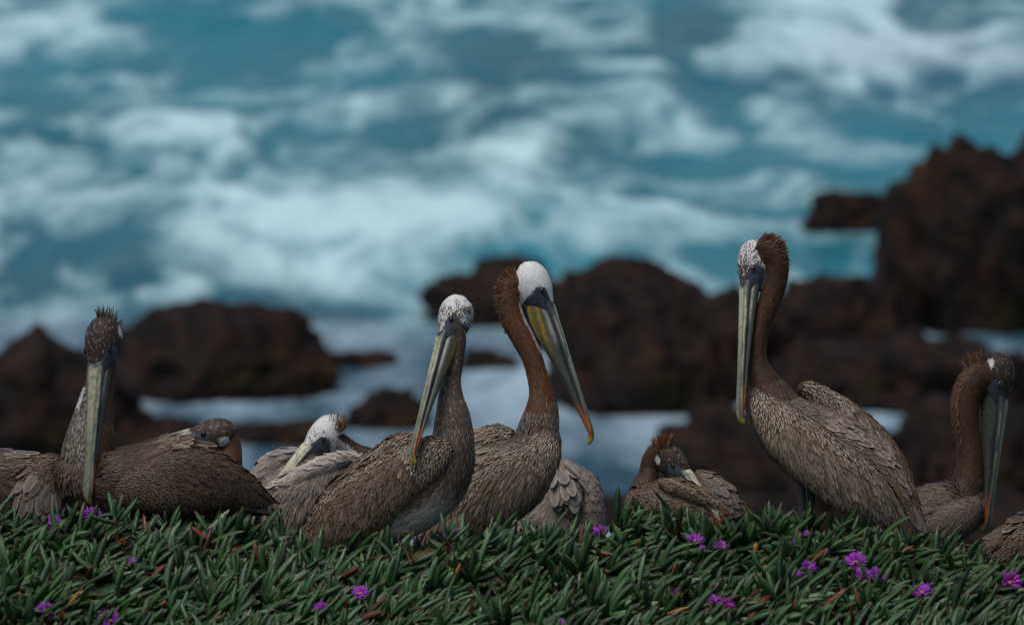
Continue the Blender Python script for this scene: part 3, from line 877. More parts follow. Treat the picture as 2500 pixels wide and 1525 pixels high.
# ---- D: speckle-headed preening pelican in front
def bird_D():
    b = Bird('brown pelican with speckled white head and plain neck, bill resting down-left on its back', (580, 680), .4658, 13.93)
    t = b.torso([(1150, 770, 10, 62, 60), (1140, 860, 10, 96, 85), (1110, 960, 5, 132, 110), (1030, 1070, 0, 165, 130), (890, 1170, 0, 172, 135), (720, 1270, 0, 140, 115), (540, 1345, 0, 95, 80), (420, 1395, 0, 45, 40)])
    n = b.neck([(1130, 225, 0, 55, 50), (1148, 310, -8, 46, 44), (1142, 420, -14, 42, 42), (1122, 530, -14, 46, 46), (1118, 620, -8, 64, 58), (1126, 710, 0, 86, 74), (1130, 800, 6, 102, 84), (1125, 880, 8, 112, 92)])
    b.head(b.P(1044, 302, 34), (-.215, -.91, .34), (-.90, .24, .36), .93, 'speck', .62, 'some',
           crest=[b.P(1195, 150), b.P(1208, 170)], crest_dir=[(.8, .3, 0), (.9, -.1, 0)], crest_len=22, crest_n=26, crest_col=(.16, .12, .10))
    def nc(p, u, ph, ba, ed, st, ea):
        w = (rng.random(len(p)) < .05 + .22 * ((np.cos(ph) < -.3) & (u < .55)))[:, None]
        ba = np.where(w, np.array((.30, .27, .25)), ba)
        return ba, ed, st, ea
    neck_coat(b, n, GREYN, 1.1, 1.0, nc)
    WHITE = ((.42, .44, .38), (.55, .56, .5), .3, .2, .2)
    def bc(p, u, ph, ba, ed, st, ea):
        # breast speckled brown, belly and lower flank whitish
        w = sstep(-.05, -.75, np.cos(ph)) * sstep(.20, .42, u) * sstep(.92, .70, u)
        w = np.clip(w + rng.normal(0, .12, len(p)) * (w > .04), 0, 1)[:, None]
        return ba * (1 - w) + np.array((.42, .42, .355)) * w, ed * (1 - w) + np.array((.5, .5, .44)) * w, st, ea
    b.region(t, .0, 1.0, -200, 165, 24, 8, DRK_COV, lift=.06, Lend=36, Wend=10, colf=bc)
    b.region(t, .0, .8, -60, 215, 22, 4.6, ((.075, .056, .044), (.30, .255, .20), .6, .1, .35), tpl=TPL_P, sp=.75, lift=.07, colf=bc)
    lf, wi = b.wing([(1118, 878, 95, 30, 26), (1050, 905, 120, 82, 46), (920, 985, 135, 112, 52), (770, 1085, 140, 135, 54), (610, 1195, 130, 145, 50), (470, 1295, 105, 112, 40), (370, 1360, 80, 55, 20), (320, 1395, 60, 15, 10)])
    wing_coat(b, lf, wi, BRN_COV, BRN_SPECK, SCAP_B, 1.0, d0=8, d1=66, scap_f=(-62, -2), big_u=(.16, .78), speck_to=.25)
    lf, wi = b.wing([(960, 830, -60, 20, 18), (860, 860, -80, 45, 28), (740, 940, -90, 55, 30), (620, 1040, -90, 60, 30), (480, 1170, -80, 50, 25), (380, 1320, -60, 20, 10)])
    wing_coat(b, lf, wi, BRN_COV, BRN_SPECK, SCAP_B, 1.0, d0=6, d1=40, scap_f=(-10, 80), big_u=(.1, .7))
    b.quills(-1, [(620 - 14 * i, 1290 + 4 * i, 150, 395 + 30 * i, 1400 + 3 * i, 70, 40, (.055, .04, .03), (.14, .10, .08)) for i in range(5)])
    b.quills(None, [(480 + 14 * i, 1350, 30, 330 + 30 * i, 1415 + 5 * i, 10, 40, PRIM[0], PRIM[1]) for i in range(5)])
    b.build(legs=[(800, 1330, 60), (850, 1310, -30)])

# ---- H: tall standing pelican, right
def bird_H():
    b = Bird('tall standing pelican with chestnut hindneck, bill pointing straight down beside its breast', (1740, 540), .5323, 14.05)
    t = b.torso([(205, 740, 0, 50, 45), (225, 815, 0, 78, 72), (290, 900, 0, 128, 110), (420, 1000, 0, 168, 135), (570, 1095, 0, 180, 140), (720, 1200, 0, 150, 118), (850, 1320, 0, 78, 70), (905, 1390, 0, 30, 30)])
    n = b.neck([(200, 108, 0, 22, 30), (240, 122, 0, 52, 46), (283, 175, -5, 60, 50), (290, 260, -8, 52, 46), (268, 350, -8, 50, 44), (236, 440, -4, 44, 42), (212, 540, 0, 38, 38), (203, 640, 0, 46, 42), (225, 720, 0, 66, 58), (258, 790, 0, 92, 76), (290, 850, 0, 108, 88)])
    b.head(b.P(128, 304, 18), (-.04, -.975, .20), (-.88, .12, .46), .95, 'speck2', .35, 'dark',
           crest=[b.P(225, 75), b.P(275, 70), b.P(320, 100), b.P(335, 160), b.P(335, 230)], crest_dir=[(.1, 1, 0), (.3, .9, 0), (.7, .6, 0), (.95, .1, 0), (.95, -.2, 0)], crest_len=11, crest_n=600, crest_col=(.13, .062, .026))
    neck_coat(b, n, CHEST_D, 1.1, .92)
    body_coat(b, t, BRN_COV, STREAK, 1.0, scap=SCAP, scap_u=(.30, .85), scap_f=(-62, 52), breast_to=.7)
    b.region(t, .10, .34, -60, 60, 20, 6.5, BRN_SPECK, tpl=TPL_P, lift=.09)
    lf, wi = b.wing([(195, 795, 66, 22, 20), (232, 850, 92, 62, 42), (330, 960, 118, 106, 52), (470, 1075, 132, 122, 54), (620, 1185, 128, 122, 50), (750, 1285, 104, 88, 38), (840, 1360, 74, 40, 20), (885, 1405, 50, 12, 8)])
    wing_coat(b, lf, wi, GRY_COV, BRN_SPECK, SCAP, 1.0, (6.5, 10.5), (28, 50), TPL_P, .10, 4, 40, scap_f=(-62, -30), big_u=(.3, .9), speck_to=.20)
    b.region(lf, .05, .75, -20, 60, 20, 7, BRN_SPECK, delta=18, coat=b.wings[wi][1], tpl=TPL_P, lift=.1, su=.42, sp=.8, h0=3)
    lf, wi = b.wing([(395, 765, -60, 18, 16), (440, 775, -75, 34, 24), (560, 850, -90, 56, 32), (690, 955, -90, 66, 34), (800, 1080, -80, 66, 32), (880, 1230, -60, 46, 24), (945, 1380, -40, 22, 12)])
    wing_coat(b, lf, wi, BRN_COV, BRN_SPECK, SCAP, 1.0, d0=2, d1=30, scap_f=(40, 120), big_u=(.18, .72), f_hi=-110, speck_to=.3)
    b.quills(-1, [(800 + 16 * i, 1180 + 10 * i, 70 - 20 * i, 880 + 36 * i, 1330 + 42 * i, 40, 46, PRIM[0], PRIM[1]) for i in range(3)])
    b.quills(None, [(840 + 10 * i, 1240 + 10 * i, 10 - 8 * i, 915 + 22 * i, 1470 - 8 * i, 0, 46, (.10, .088, .082), (.22, .19, .17)) for i in range(4)])
    b.build(legs=[(400, 1270, 40), (450, 1290, -30)])

# ---- A: front-facing pelican, left
def bird_A():
    b = Bird('dark brown pelican facing the camera with its long bill hanging down its breast', (0, 720), .3991, 13.95, 1.0)
    t = b.torso([(530, 1000, 110, 120, 90), (512, 1120, 105, 165, 140), (640, 1150, 70, 200, 190), (850, 1150, 20, 235, 200), (1080, 1130, 0, 262, 200), (1280, 1170, 0, 215, 170), (1470, 1235, 0, 125, 110), (1640, 1290, 0, 45, 45)])
    n = b.neck([(625, 250, 40, 80, 70), (628, 380, 30, 84, 78), (618, 500, 30, 84, 78), (596, 620, 40, 96, 84), (572, 760, 60, 122, 96), (556, 880, 85, 146, 110), (530, 1000, 105, 148, 118), (512, 1110, 110, 130, 115)])
    b.head(b.P(575, 452, 140), (-.045, -.975, .20), (-.50, .20, .84), 1.08, 'dark', .55, 'dark', cream=.72, bl=.86,
           crest=[b.P(600, 140, 30), b.P(640, 125, 10), b.P(690, 145, 0), b.P(708, 220, 0)], crest_dir=[(-.1, 1, 0), (0, 1, 0), (.2, .95, 0), (.9, .4, 0)], crest_len=24, crest_n=120, crest_col=(.075, .04, .026))
    def nc(p, u, ph, ba, ed, st, ea):
        x = np.cos(ph)
        g = sstep(.15, -.35, x + .9 * (.62 - u)) * sstep(.30, .55, u)
        pick = (rng.random(len(p)) < g)[:, None]
        sp = (rng.random(len(p)) < .3)[:, None]
        grey = np.where(sp, np.array((.26, .25, .21)), np.array((.080, .062, .050)))
        w = ((x < -.80) & (u > .36) & (u < .52))[:, None]
        ba = np.where(pick, grey, ba)
        return np.where(w, np.array((.55, .57, .58)), ba), ed, st, ea
    neck_coat(b, n, ((.050, .025, .015), (.10, .055, .03), .1, .2, .25), 1.2, 1.0, nc)
    body_coat(b, t, DRK_COV, DRK_SPECK, 1.0, breast_to=.22, scap=SCAP_B, scap_u=(.34, .62), scap_f=(-30, 58))
    b.region(t, .18, .95, -70, 40, 18, 6, DRK_SPECK, tpl=TPL_P, lift=.09, su=.45, sp=.85)
    lf, wi = b.wing([(630, 1215, 190, 45, 35), (760, 1190, 205, 95, 50), (930, 1160, 205, 150, 58), (1110, 1125, 200, 180, 60), (1290, 1120, 175, 165, 55), (1450, 1165, 140, 112, 42), (1580, 1225, 100, 55, 24), (1670, 1278, 60, 12, 10)])
    wing_coat(b, lf, wi, DRK_COV, DRK_SPECK, SCAP_B, .95, d0=6, d1=62, scap_f=(-60, -20), big_u=(.3, .9), speck_to=.4)
    b.quills(-1, [(1430 - 20 * i, 1180 + 20 * i, 150, 1690 - 20 * i, 1275 + 6 * i, 60, 42, (.05, .035, .028), (.14, .10, .08)) for i in range(4)])
    b.quills(None, [(1450, 1255 + 8 * i, 120 - 6 * i, 1745 - 16 * i, 1296 + 8 * i, 60, 30, (.125, .10, .085), (.34, .28, .24)) for i in range(5)])
    # far wing, seen left of the neck
    lf, wi = b.wing([(385, 1010, 20, 30, 30), (325, 1050, 20, 85, 50), (268, 1140, 20, 128, 60), (250, 1250, 20, 145, 60), (250, 1350, 10, 150, 50), (250, 1430, 0, 90, 30)])
    wing_coat(b, lf, wi, BRN_COV, DRK_SPECK, SCAP_B, 1.0, d0=-4, d1=8, f_hi=-40, f_lo=200, n_big=False, speck_to=.4)
    b.big(wi, lf, .25, .85, -20, 190, 62, 24, ((.130, .105, .092), (.28, .235, .20), 0, .6, .2), su=.40, sp=.7, lift=.07, jd=.14)
    b.build()

# ---- B: sleeping behind A
def bird_B():
    b = Bird('sleeping brown pelican showing only its head above the front-facing pelican\'s back', (0, 720), .3991, 14.36, .95)
    t = b.torso([(1420, 1080, 0, 60, 60), (1330, 1130, 0, 160, 150), (1130, 1150, 0, 240, 190), (900, 1160, 0, 250, 190), (680, 1190, 0, 190, 150), (480, 1240, 0, 90, 80)])
    n = b.neck([(1385, 870, 0, 70, 60), (1405, 930, 0, 66, 60), (1400, 1000, 0, 80, 80), (1370, 1080, 0, 110, 110)])
    b.head(b.P(1138, 822, 18), (-.955, -.27, -.08), (-.27, .92, .28), .90, 'dark2', .2, 'dark', cream=.9, bl=.7,
           crest=[b.P(1420, 880), b.P(1435, 925), b.P(1425, 965)], crest_dir=[(.95, .2, 0), (1, 0, 0), (.9, -.4, 0)], crest_len=16, crest_n=90, crest_col=(.13, .055, .025))
    neck_coat(b, n, CHEST, 1.1)
    body_coat(b, t, DRK_COV, DRK_SPECK, 1.0)
    b.build()

# ---- K: at the left edge
def bird_K():
    b = Bird('dark pelican cut off by the left edge, only its streaked back showing', (0, 720), .3991, 14.30, .8)
    t = b.torso([(-420, 1010, 0, 60, 60), (-360, 1090, 0, 150, 130), (-200, 1160, 0, 225, 180), (0, 1180, 0, 232, 180), (200, 1160, 0, 195, 150), (340, 1120, 0, 135, 90), (420, 1110, 0, 60, 40)])
    n = b.neck([(-420, 560, 0, 60, 55), (-440, 700, 0, 75, 70), (-430, 850, 0, 95, 90), (-400, 1000, 0, 120, 110)])
    b.head(b.P(-330, 600, 30), (.25, -.95, .15), (.9, .25, .3), .93, 'dark', .5, 'dark')
    neck_coat(b, n, CHEST_D, 1.3)
    body_coat(b, t, DRK_COV, STREAK, 1.1, breast_to=1.0, scap=SCAP, scap_u=(.45, .72), scap_f=(-30, 30))
    lf, wi = b.wing([(-300, 1130, 150, 60, 40), (-120, 1200, 160, 150, 50), (60, 1230, 150, 150, 45), (220, 1230, 110, 90, 35), (320, 1220, 70, 20, 15)])
    wing_coat(b, lf, wi, DRK_COV, DRK_SPECK, SCAP_B, 1.0, d0=4, d1=40, n_big=False)
    b.build()

# ---- C: pale sleeping pelican with white head
def bird_C():
    b = Bird('pale sleeping pelican with white head, tufted crest and bill tucked into its back', (580, 680), .4658, 14.27)
    t = b.torso([(760, 960, -10, 50, 50), (700, 1020, 0, 110, 100), (560, 1110, 0, 190, 150), (400, 1170, 0, 232, 165), (250, 1240, 0, 205, 150), (110, 1320, 0, 120, 95), (20, 1380, 0, 40, 35)])
    n = b.neck([(500, 830, -10, 48, 42), (550, 860, -25, 40, 36), (610, 900, -30, 40, 36), (680, 940, -25, 55, 50), (730, 990, -10, 80, 75)])
    b.head(b.P(340, 880, 52), (-.56, -.70, .20), (-.48, .62, .62), .92, 'whitish', .2, 'dark', cream=1.25, bl=.6,
           crest=[b.P(480, 770, 10), b.P(520, 770, 10), b.P(545, 805, 5)], crest_dir=[(-.1, 1, 0), (.25, .95, 0), (.55, .8, 0)], crest_len=34, crest_n=190, crest_col=(.17, .075, .032))
    def nc(p, u, ph, ba, ed, st, ea):
        w = (np.cos(ph) < .1)[:, None]
        return np.where(w, np.array((.45, .43, .40)), np.array((.022, .016, .013))), ed, st, ea
    neck_coat(b, n, CHEST_D, 1.0, 1.0, nc)
    body_coat(b, t, ((.21, .175, .15), (.36, .32, .28), 0, .5, .18), ((.20, .17, .145), (.36, .33, .29), .4, .3, .25), 1.0, breast_to=.9)
    lf, wi = b.wing([(640, 960, 70, 26, 24), (540, 1010, 105, 85, 46), (430, 1100, 130, 125, 54), (320, 1180, 140, 150, 54), (210, 1270, 125, 140, 46), (110, 1350, 100, 80, 30), (40, 1390, 80, 20, 12)])
    wing_coat(b, lf, wi, ((.205, .165, .138), (.36, .31, .27), 0, .5, .2), ((.10, .08, .066), (.40, .36, .32), .6, .1, .2), SCAP_P, 1.0, (5.5, 8), (32, 50), TPL_P, .08, 20, 62, n_big=False, speck_to=.2)
    b.big(wi, lf, .02, .62, -55, 20, 46, 20, SCAP_P, su=.30, sp=.62, lift=.08, jd=.12)
    lf, wi = b.wing([(675, 945, 110, 12, 12), (600, 942, 135, 26, 24), (500, 962, 150, 38, 28), (400, 1000, 155, 44, 30), (290, 1050, 155, 40, 28), (200, 1090, 145, 26, 20), (140, 1115, 140, 8, 8)])
    b.region(lf, 0, 1, -60, 200, 24, 10, ((.30, .27, .24), (.5, .46, .42), 0, .6, .2), coat=b.wings[wi][1])
    b.big(wi, lf, .03, .8, -50, 150, 40, 19, SCAP_P, su=.30, sp=.62, lift=.08, jd=.12)
    lf, wi = b.wing([(330, 905, -40, 18, 16), (260, 935, -50, 44, 26), (180, 985, -55, 58, 30), (110, 1050, -55, 40, 24), (60, 1110, -50, 14, 10)])
    b.region(lf, 0, 1, -100, 200, 26, 10, GRY_COV, coat=b.wings[wi][1])
    b.big(wi, lf, .0, .85, -60, 130, 40, 21, ((.26, .22, .20), (.48, .44, .40), 0, .7, .15), su=.34, sp=.62, lift=.08)
    b.build()

# ---- F: rounded back behind E
def bird_F():
    b = Bird('half-hidden pelican seen as a rounded grey-brown back behind the white-headed one', (980, 620), .4792, 14.52)
    t = b.torso([(838, 1045, 0, 22, 22), (838, 1090, 0, 72, 60), (838, 1180, 0, 125, 105), (815, 1300, 0, 185, 125), (780, 1420, 0, 235, 135), (780, 1520, 0, 220, 120)], ref=(0, 0, 1), up=(1, 0, 0))
    n = b.neck([(700, 1130, -90, 60, 55), (760, 1090, -90, 55, 50), (800, 1130, -80, 70, 60), (830, 1220, -60, 90, 80)])
    b.head(b.P(600, 1190, -90), (-.5, -.8, .1), (-.7, .6, .3), .92, 'dark', .3, 'dark')
    neck_coat(b, n, CHEST_D)
    b.region(t, 0, 1, -180, 180, 28, 9, ((.215, .180, .150), (.38, .33, .29), 0, .5, .18), lift=.07)
    lf, wi = b.wing([(905, 1085, 10, 20, 20), (935, 1160, 25, 58, 55), (955, 1270, 35, 70, 80), (962, 1390, 30, 66, 85), (955, 1500, 20, 40, 50)], ref=(0, 0, 1), up=(1, 0, 0))
    b.region(lf, 0, 1, -60, 200, 30, 9.5, ((.20, .165, .14), (.36, .31, .27), 0, .5, .2), coat=b.wings[wi][1])
    b.region(lf, 0, .5, -60, 200, 18, 7, ((.10, .08, .068), (.34, .29, .25), .5, .1, .2), coat=b.wings[wi][1], tpl=TPL_P)
    lf2, wi2 = b.wing([(810, 1070, 70, 18, 16), (815, 1120, 95, 62, 30), (830, 1190, 115, 78, 34), (845, 1260, 125, 52, 26), (860, 1320, 125, 14, 10)], ref=(0, 0, 1), up=(1, 0, 0))
    b.region(lf2, 0, 1, 0, 180, 26, 10, SCAP, coat=b.wings[wi2][1])
    b.big(wi2, lf2, .0, .72, 10, 170, 56, 25, ((.29, .25, .22), (.50, .45, .40), 0, .7, .14), su=.34, sp=.62, lift=.08)
    b.quills(wi2, [(800, 1180, 140, 850, 1300, 150, 34, (.46, .42, .38), (.62, .58, .54)), (860, 1280, 150, 905, 1390, 140, 26, (.05, .045, .04), (.2, .17, .15)), (875, 1300, 150, 890, 1400, 140, 24, (.05, .045, .04), (.2, .17, .15))])
    b.build()

# ---- G: small sleeping pelican
def bird_G():
    b = Bird('sleeping brown pelican with tufted crest and white cheek spot, bill tucked in its wing', (1480, 1030), .1996, 14.12)
    t = b.torso([(255, 880, 0, 60, 100), (330, 930, 0, 165, 220), (520, 980, 0, 250, 330), (800, 1010, 0, 320, 390), (1100, 1060, 0, 345, 390), (1380, 1150, 0, 270, 310), (1600, 1240, 0, 160, 200), (1740, 1310, 0, 60, 80)])
    n = b.neck([(740, 340, -20, 90, 100), (640, 360, -70, 110, 110), (560, 470, -100, 112, 110), (535, 560, -110, 112, 112), (520, 660, -100, 120, 130), (480, 800, -60, 160, 180)])
    b.head(b.P(1030, 610, 200), (.52, -.74, .30), (.55, .55, .60), .80, 'dark', .25, 'dark', cream=1.2, bl=.55,
           crest=[b.P(600, 300, 60), b.P(680, 245, 80), b.P(780, 225, 80)], crest_dir=[(-.35, .9, .1), (-.05, 1, .1), (.4, .9, .1)], crest_len=30, crest_n=240, crest_col=(.17, .065, .022))
    neck_coat(b, n, CHEST_D, 1.0)
    BODY_G = ((.062, .041, .028), (.28, .20, .14), .65, .3, .38)
    b.region(t, 0, 1, -200, 160, 17, 6.4, BODY_G, lift=.13, Lend=24, Wend=8, delta=25, tpl=TPL_P)
    lf, wi = b.wing([(640, 720, 290, 40, 40), (760, 765, 340, 85, 60), (930, 820, 370, 100, 70), (1120, 905, 360, 95, 70), (1310, 1020, 320, 70, 55), (1440, 1110, 280, 35, 30), (1500, 1160, 250, 10, 10)])
    b.region(lf, 0, 1, -60, 200, 18, 7, BRN_COV, coat=b.wings[wi][1])
    b.big(wi, lf, 0, .86, -30, 150, 34, 14, SCAP_B, su=.34, sp=.62, lift=.08)
    lf, wi = b.wing([(1090, 600, 120, 30, 30), (1190, 680, 150, 90, 60), (1310, 790, 190, 140, 80), (1420, 920, 210, 150, 80), (1510, 1060, 210, 110, 60), (1560, 1150, 200, 30, 20)])
    b.region(lf, 0, 1, -60, 200, 20, 8, BRN_COV, coat=b.wings[wi][1])
    b.big(wi, lf, .02, .84, -40, 150, 42, 19, ((.125, .10, .085), (.28, .23, .19), 0, .7, .16), su=.34, sp=.62, lift=.08)
    lf, wi = b.wing([(1480, 950, 60, 40, 40), (1560, 1020, 80, 90, 70), (1650, 1150, 80, 100, 80), (1730, 1290, 60, 60, 50), (1780, 1380, 40, 20, 20)])
    b.region(lf, 0, 1, -100, 200, 22, 7, ((.11, .08, .06), (.26, .2, .16), .2, .5, .22), coat=b.wings[wi][1])
    b.build()

# ---- I: dark pelican at right
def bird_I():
    b = Bird('dark crested pelican near the right edge, shade painted into its colours, bill hanging straight down', (2180, 840), .3725, 14.48, .6)  # tint: dark bird, but mostly edge shade put into the plumage colour
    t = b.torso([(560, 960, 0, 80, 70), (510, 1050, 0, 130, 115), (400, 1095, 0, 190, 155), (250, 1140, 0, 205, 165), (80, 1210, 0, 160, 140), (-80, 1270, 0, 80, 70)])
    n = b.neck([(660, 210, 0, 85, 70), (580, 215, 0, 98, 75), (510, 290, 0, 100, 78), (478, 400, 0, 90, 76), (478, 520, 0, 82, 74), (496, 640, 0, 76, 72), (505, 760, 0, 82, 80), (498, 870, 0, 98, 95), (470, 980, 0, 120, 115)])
    b.head(b.P(748, 392, 30), (-.14, -.985, .08), (.90, -.10, .40), .95, 'dark', .95, 'deep', cream=.5, dark=.8, bl=.94,  # cream and dark paint the same shade into bill and head colours
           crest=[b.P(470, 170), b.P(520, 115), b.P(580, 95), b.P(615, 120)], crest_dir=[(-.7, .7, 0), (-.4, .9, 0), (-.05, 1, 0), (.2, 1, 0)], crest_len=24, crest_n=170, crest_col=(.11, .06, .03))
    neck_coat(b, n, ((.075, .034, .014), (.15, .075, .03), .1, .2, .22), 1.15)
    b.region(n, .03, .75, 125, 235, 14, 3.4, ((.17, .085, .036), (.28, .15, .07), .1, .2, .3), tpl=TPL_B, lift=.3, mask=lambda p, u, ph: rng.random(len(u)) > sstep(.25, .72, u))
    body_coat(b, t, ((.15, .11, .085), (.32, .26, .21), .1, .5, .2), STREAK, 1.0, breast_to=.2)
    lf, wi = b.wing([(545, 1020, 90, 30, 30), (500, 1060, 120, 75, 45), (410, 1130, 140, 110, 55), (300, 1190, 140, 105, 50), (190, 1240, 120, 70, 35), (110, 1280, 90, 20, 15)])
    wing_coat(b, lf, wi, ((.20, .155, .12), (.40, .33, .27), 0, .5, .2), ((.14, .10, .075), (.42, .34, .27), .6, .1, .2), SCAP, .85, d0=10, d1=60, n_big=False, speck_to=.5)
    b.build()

# ---- J: at the right edge
def bird_J():
    b = Bird('pelican cut off by the right edge, only its brown rump and wing showing', (2180, 840), .3725, 14.22, .75)
    t = b.torso([(1330, 1120, 0, 70, 60), (1260, 1200, 0, 160, 140), (1110, 1260, 0, 205, 170), (930, 1290, 0, 195, 160), (760, 1320, 0, 130, 110), (620, 1340, 0, 60, 55), (540, 1335, 0, 18, 18)])
    n = b.neck([(1300, 740, 0, 70, 60), (1290, 860, 0, 75, 70), (1300, 980, 0, 95, 90), (1300, 1090, 0, 120, 110)])
    b.head(b.P(1400, 800, 20), (.3, -.95, .1), (.95, .3, .2), .93, 'dark', .5, 'dark')
    neck_coat(b, n, CHEST_D, 1.2)
    body_coat(b, t, BRN_COV, STREAK, 1.0, breast_to=.2, scap=SCAP_B, scap_u=(.35, .92), scap_f=(-40, 45))
    lf, wi = b.wing([(1200, 1180, 120, 50, 35), (1050, 1240, 150, 120, 50), (890, 1310, 150, 130, 48), (740, 1380, 120, 80, 34), (640, 1410, 90, 20, 12)])
    wing_coat(b, lf, wi, BRN_COV, BRN_SPECK, SCAP_B, 1.0, d0=10, d1=45, scap_f=(-50, 0), big_u=(.2, .9))
    b.build()

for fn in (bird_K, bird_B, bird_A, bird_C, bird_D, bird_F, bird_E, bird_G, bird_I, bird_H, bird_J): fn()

# ------------------------------------------------------------------ ice plant
LT = np.array([0, .2, .45, .7, .88, 1.0]); LW = np.array([.60, .92, 1.0, .92, .66, .12])
def leaf_arrays(o, d, b, L, Wd, curv, col, n0=0):
    """three-sided fleshy leaves. o base, d direction, b bend direction (towards the shoot axis)."""
    M = len(o); R = len(LT)
    d = unit(d); b = unit(b - (b * d).sum(1, keepdims=True) * d); s = np.cross(d, b)
    t = LT[None, :]
    cen = o[:, None] + d[:, None] * (L[:, None] * t)[..., None] + b[:, None] * ((curv * L)[:, None] * t ** 2)[..., None]
    w = (Wd[:, None] * LW[None]) * .5
    v1 = cen + s[:, None] * w[..., None] + b[:, None] * (w * .45)[..., None]
    v2 = cen - s[:, None] * w[..., None] + b[:, None] * (w * .45)[..., None]
    v3 = cen - b[:, None] * (w * 1.05)[..., None]
    V = np.stack([v1, v2, v3], 2).reshape(-1, 3)
    q = np.array([[r * 3 + k, r * 3 + (k + 1) % 3, (r + 1) * 3 + (k + 1) % 3, (r + 1) * 3 + k] for r in range(R - 1) for k in range(3)])
    F = (q[None] + (np.arange(M) * R * 3)[:, None, None] + n0).reshape(-1, 4)
    tipc = np.array((.16, .035, .02))
    tm = (sstep(.86, 1.0, LT) * .55)[None, :, None, None]
    c = col[:, None, None, :] * (1 - tm) + tipc * tm
    c = np.broadcast_to(c, (M, R, 3, 3)).reshape(-1, 3)
    return V, F, np.concatenate([c, np.ones((len(c), 1))], 1)

def leaf_cols(M, r):
    a = r.random(M)[:, None]
    col = np.array((.012, .040, .009)) * (1 - a) + np.array((.048, .125, .034)) * a
    k = r.random(M)
    col = np.where((k < .13)[:, None], np.array((.095, .165, .090)), col)           # bloom-coated young leaves
    col = np.where((k > .978)[:, None], np.array((.16, .040, .020)), col)              # reddened
    col = np.where((k > .995)[:, None], np.array((.30, .11, .02)), col)                # dying orange
    return col * np.exp(r.normal(0, .16, M))[:, None]

FLOWERS = [  # photo px, radius cm, tone, label
    (127, 1277, 1.75, 0, 'purple flower at far left in front of the dark front-facing pelican'),
    (226, 1257, 1.7, 0, 'flat purple flower directly below the front-facing pelican\'s bill'),
    (322, 1370, .9, 1, 'small half-open purple flower below the tall red-stemmed sprig'),
    (880, 1448, 1.6, 0, 'round purple flower in the lower foliage below the preening pelican'),
    (783, 1482, 1.2, 0, 'small closing purple flower left of the rust-coloured withered bloom'),
    (110, 1492, 1.7, 0, 'purple flower near the bottom left corner'),
    (268, 1514, 1.9, 0, 'purple flower cut by the bottom edge at left'),
    (1112, 1303, 1.2, 1, 'pink-violet flower under the white-headed pelican\'s breast'),
    (1088, 1312, .8, 1, 'tiny violet bud left of the flower under the white-headed pelican'),
    (1463, 1297, 1.3, 0, 'small purple flower on the crest right of the half-hidden pelican'),
    (1507, 1297, .8, 1, 'tiny pink flower between the two rosettes left of the sleeping crested pelican'),
    (1697, 1319, 1.6, 0, 'purple flower directly below the sleeping pelican with the tufted crest'),
    (1757, 1335, 1.3, 1, 'ragged violet flower below the sleeping crested pelican\'s tail'),
    (1715, 1340, .8, 1, 'tiny violet bud between two larger flowers below the sleeping crested pelican'),
    (1970, 1304, .8, 1, 'tiny violet flower under the tall standing pelican\'s legs'),
    (1943, 1321, .8, 1, 'small pink bud below the tall standing pelican, left of its tail'),
    (2017, 1351, 1.0, 1, 'small pink flower with orange heart under the tall standing pelican\'s belly'),
    (2088, 1372, 2.0, 0, 'largest purple flower, topmost of the cluster of three at right'),
    (2107, 1404, 1.5, 0, 'lower left purple flower of the cluster of three at right'),
    (2142, 1404, 1.5, 0, 'lower right purple flower of the cluster of three at right'),
    (1974, 1386, 1.5, 0, 'upper purple flower of the touching pair right of centre'),
    (1950, 1411, 1.4, 0, 'lower purple flower of the touching pair right of centre'),
    (1745, 1466, 1.4, 0, 'left purple flower of the pair near the bottom centre right'),
    (1776, 1475, 1.3, 2, 'right magenta flower of the pair near the bottom centre right'),
    (1651, 1446, 1.0, 2, 'small magenta flower above left of the bottom pair'),
    (2251, 1445, 1.8, 0, 'purple flower alone in the foliage at lower right'),
    (2466, 1421, 2.0, 2, 'open magenta flower with dark heart at the right edge'),
    (2398, 1368, .9, 1, 'small pink flower in front of the pelican at the right edge'),
    (1370, 1521, 1.0, 1, 'pale violet flower tip at the bottom edge near the centre'),
]
fl_pos = [ray_ground(px, py, .052) for px, py, *_ in FLOWERS]

TALL_Y = float(ray_ground(285, 1352)[1])
CLEAR = [(float(ray_y(283, 1300, TALL_Y)[0]), TALL_Y)]

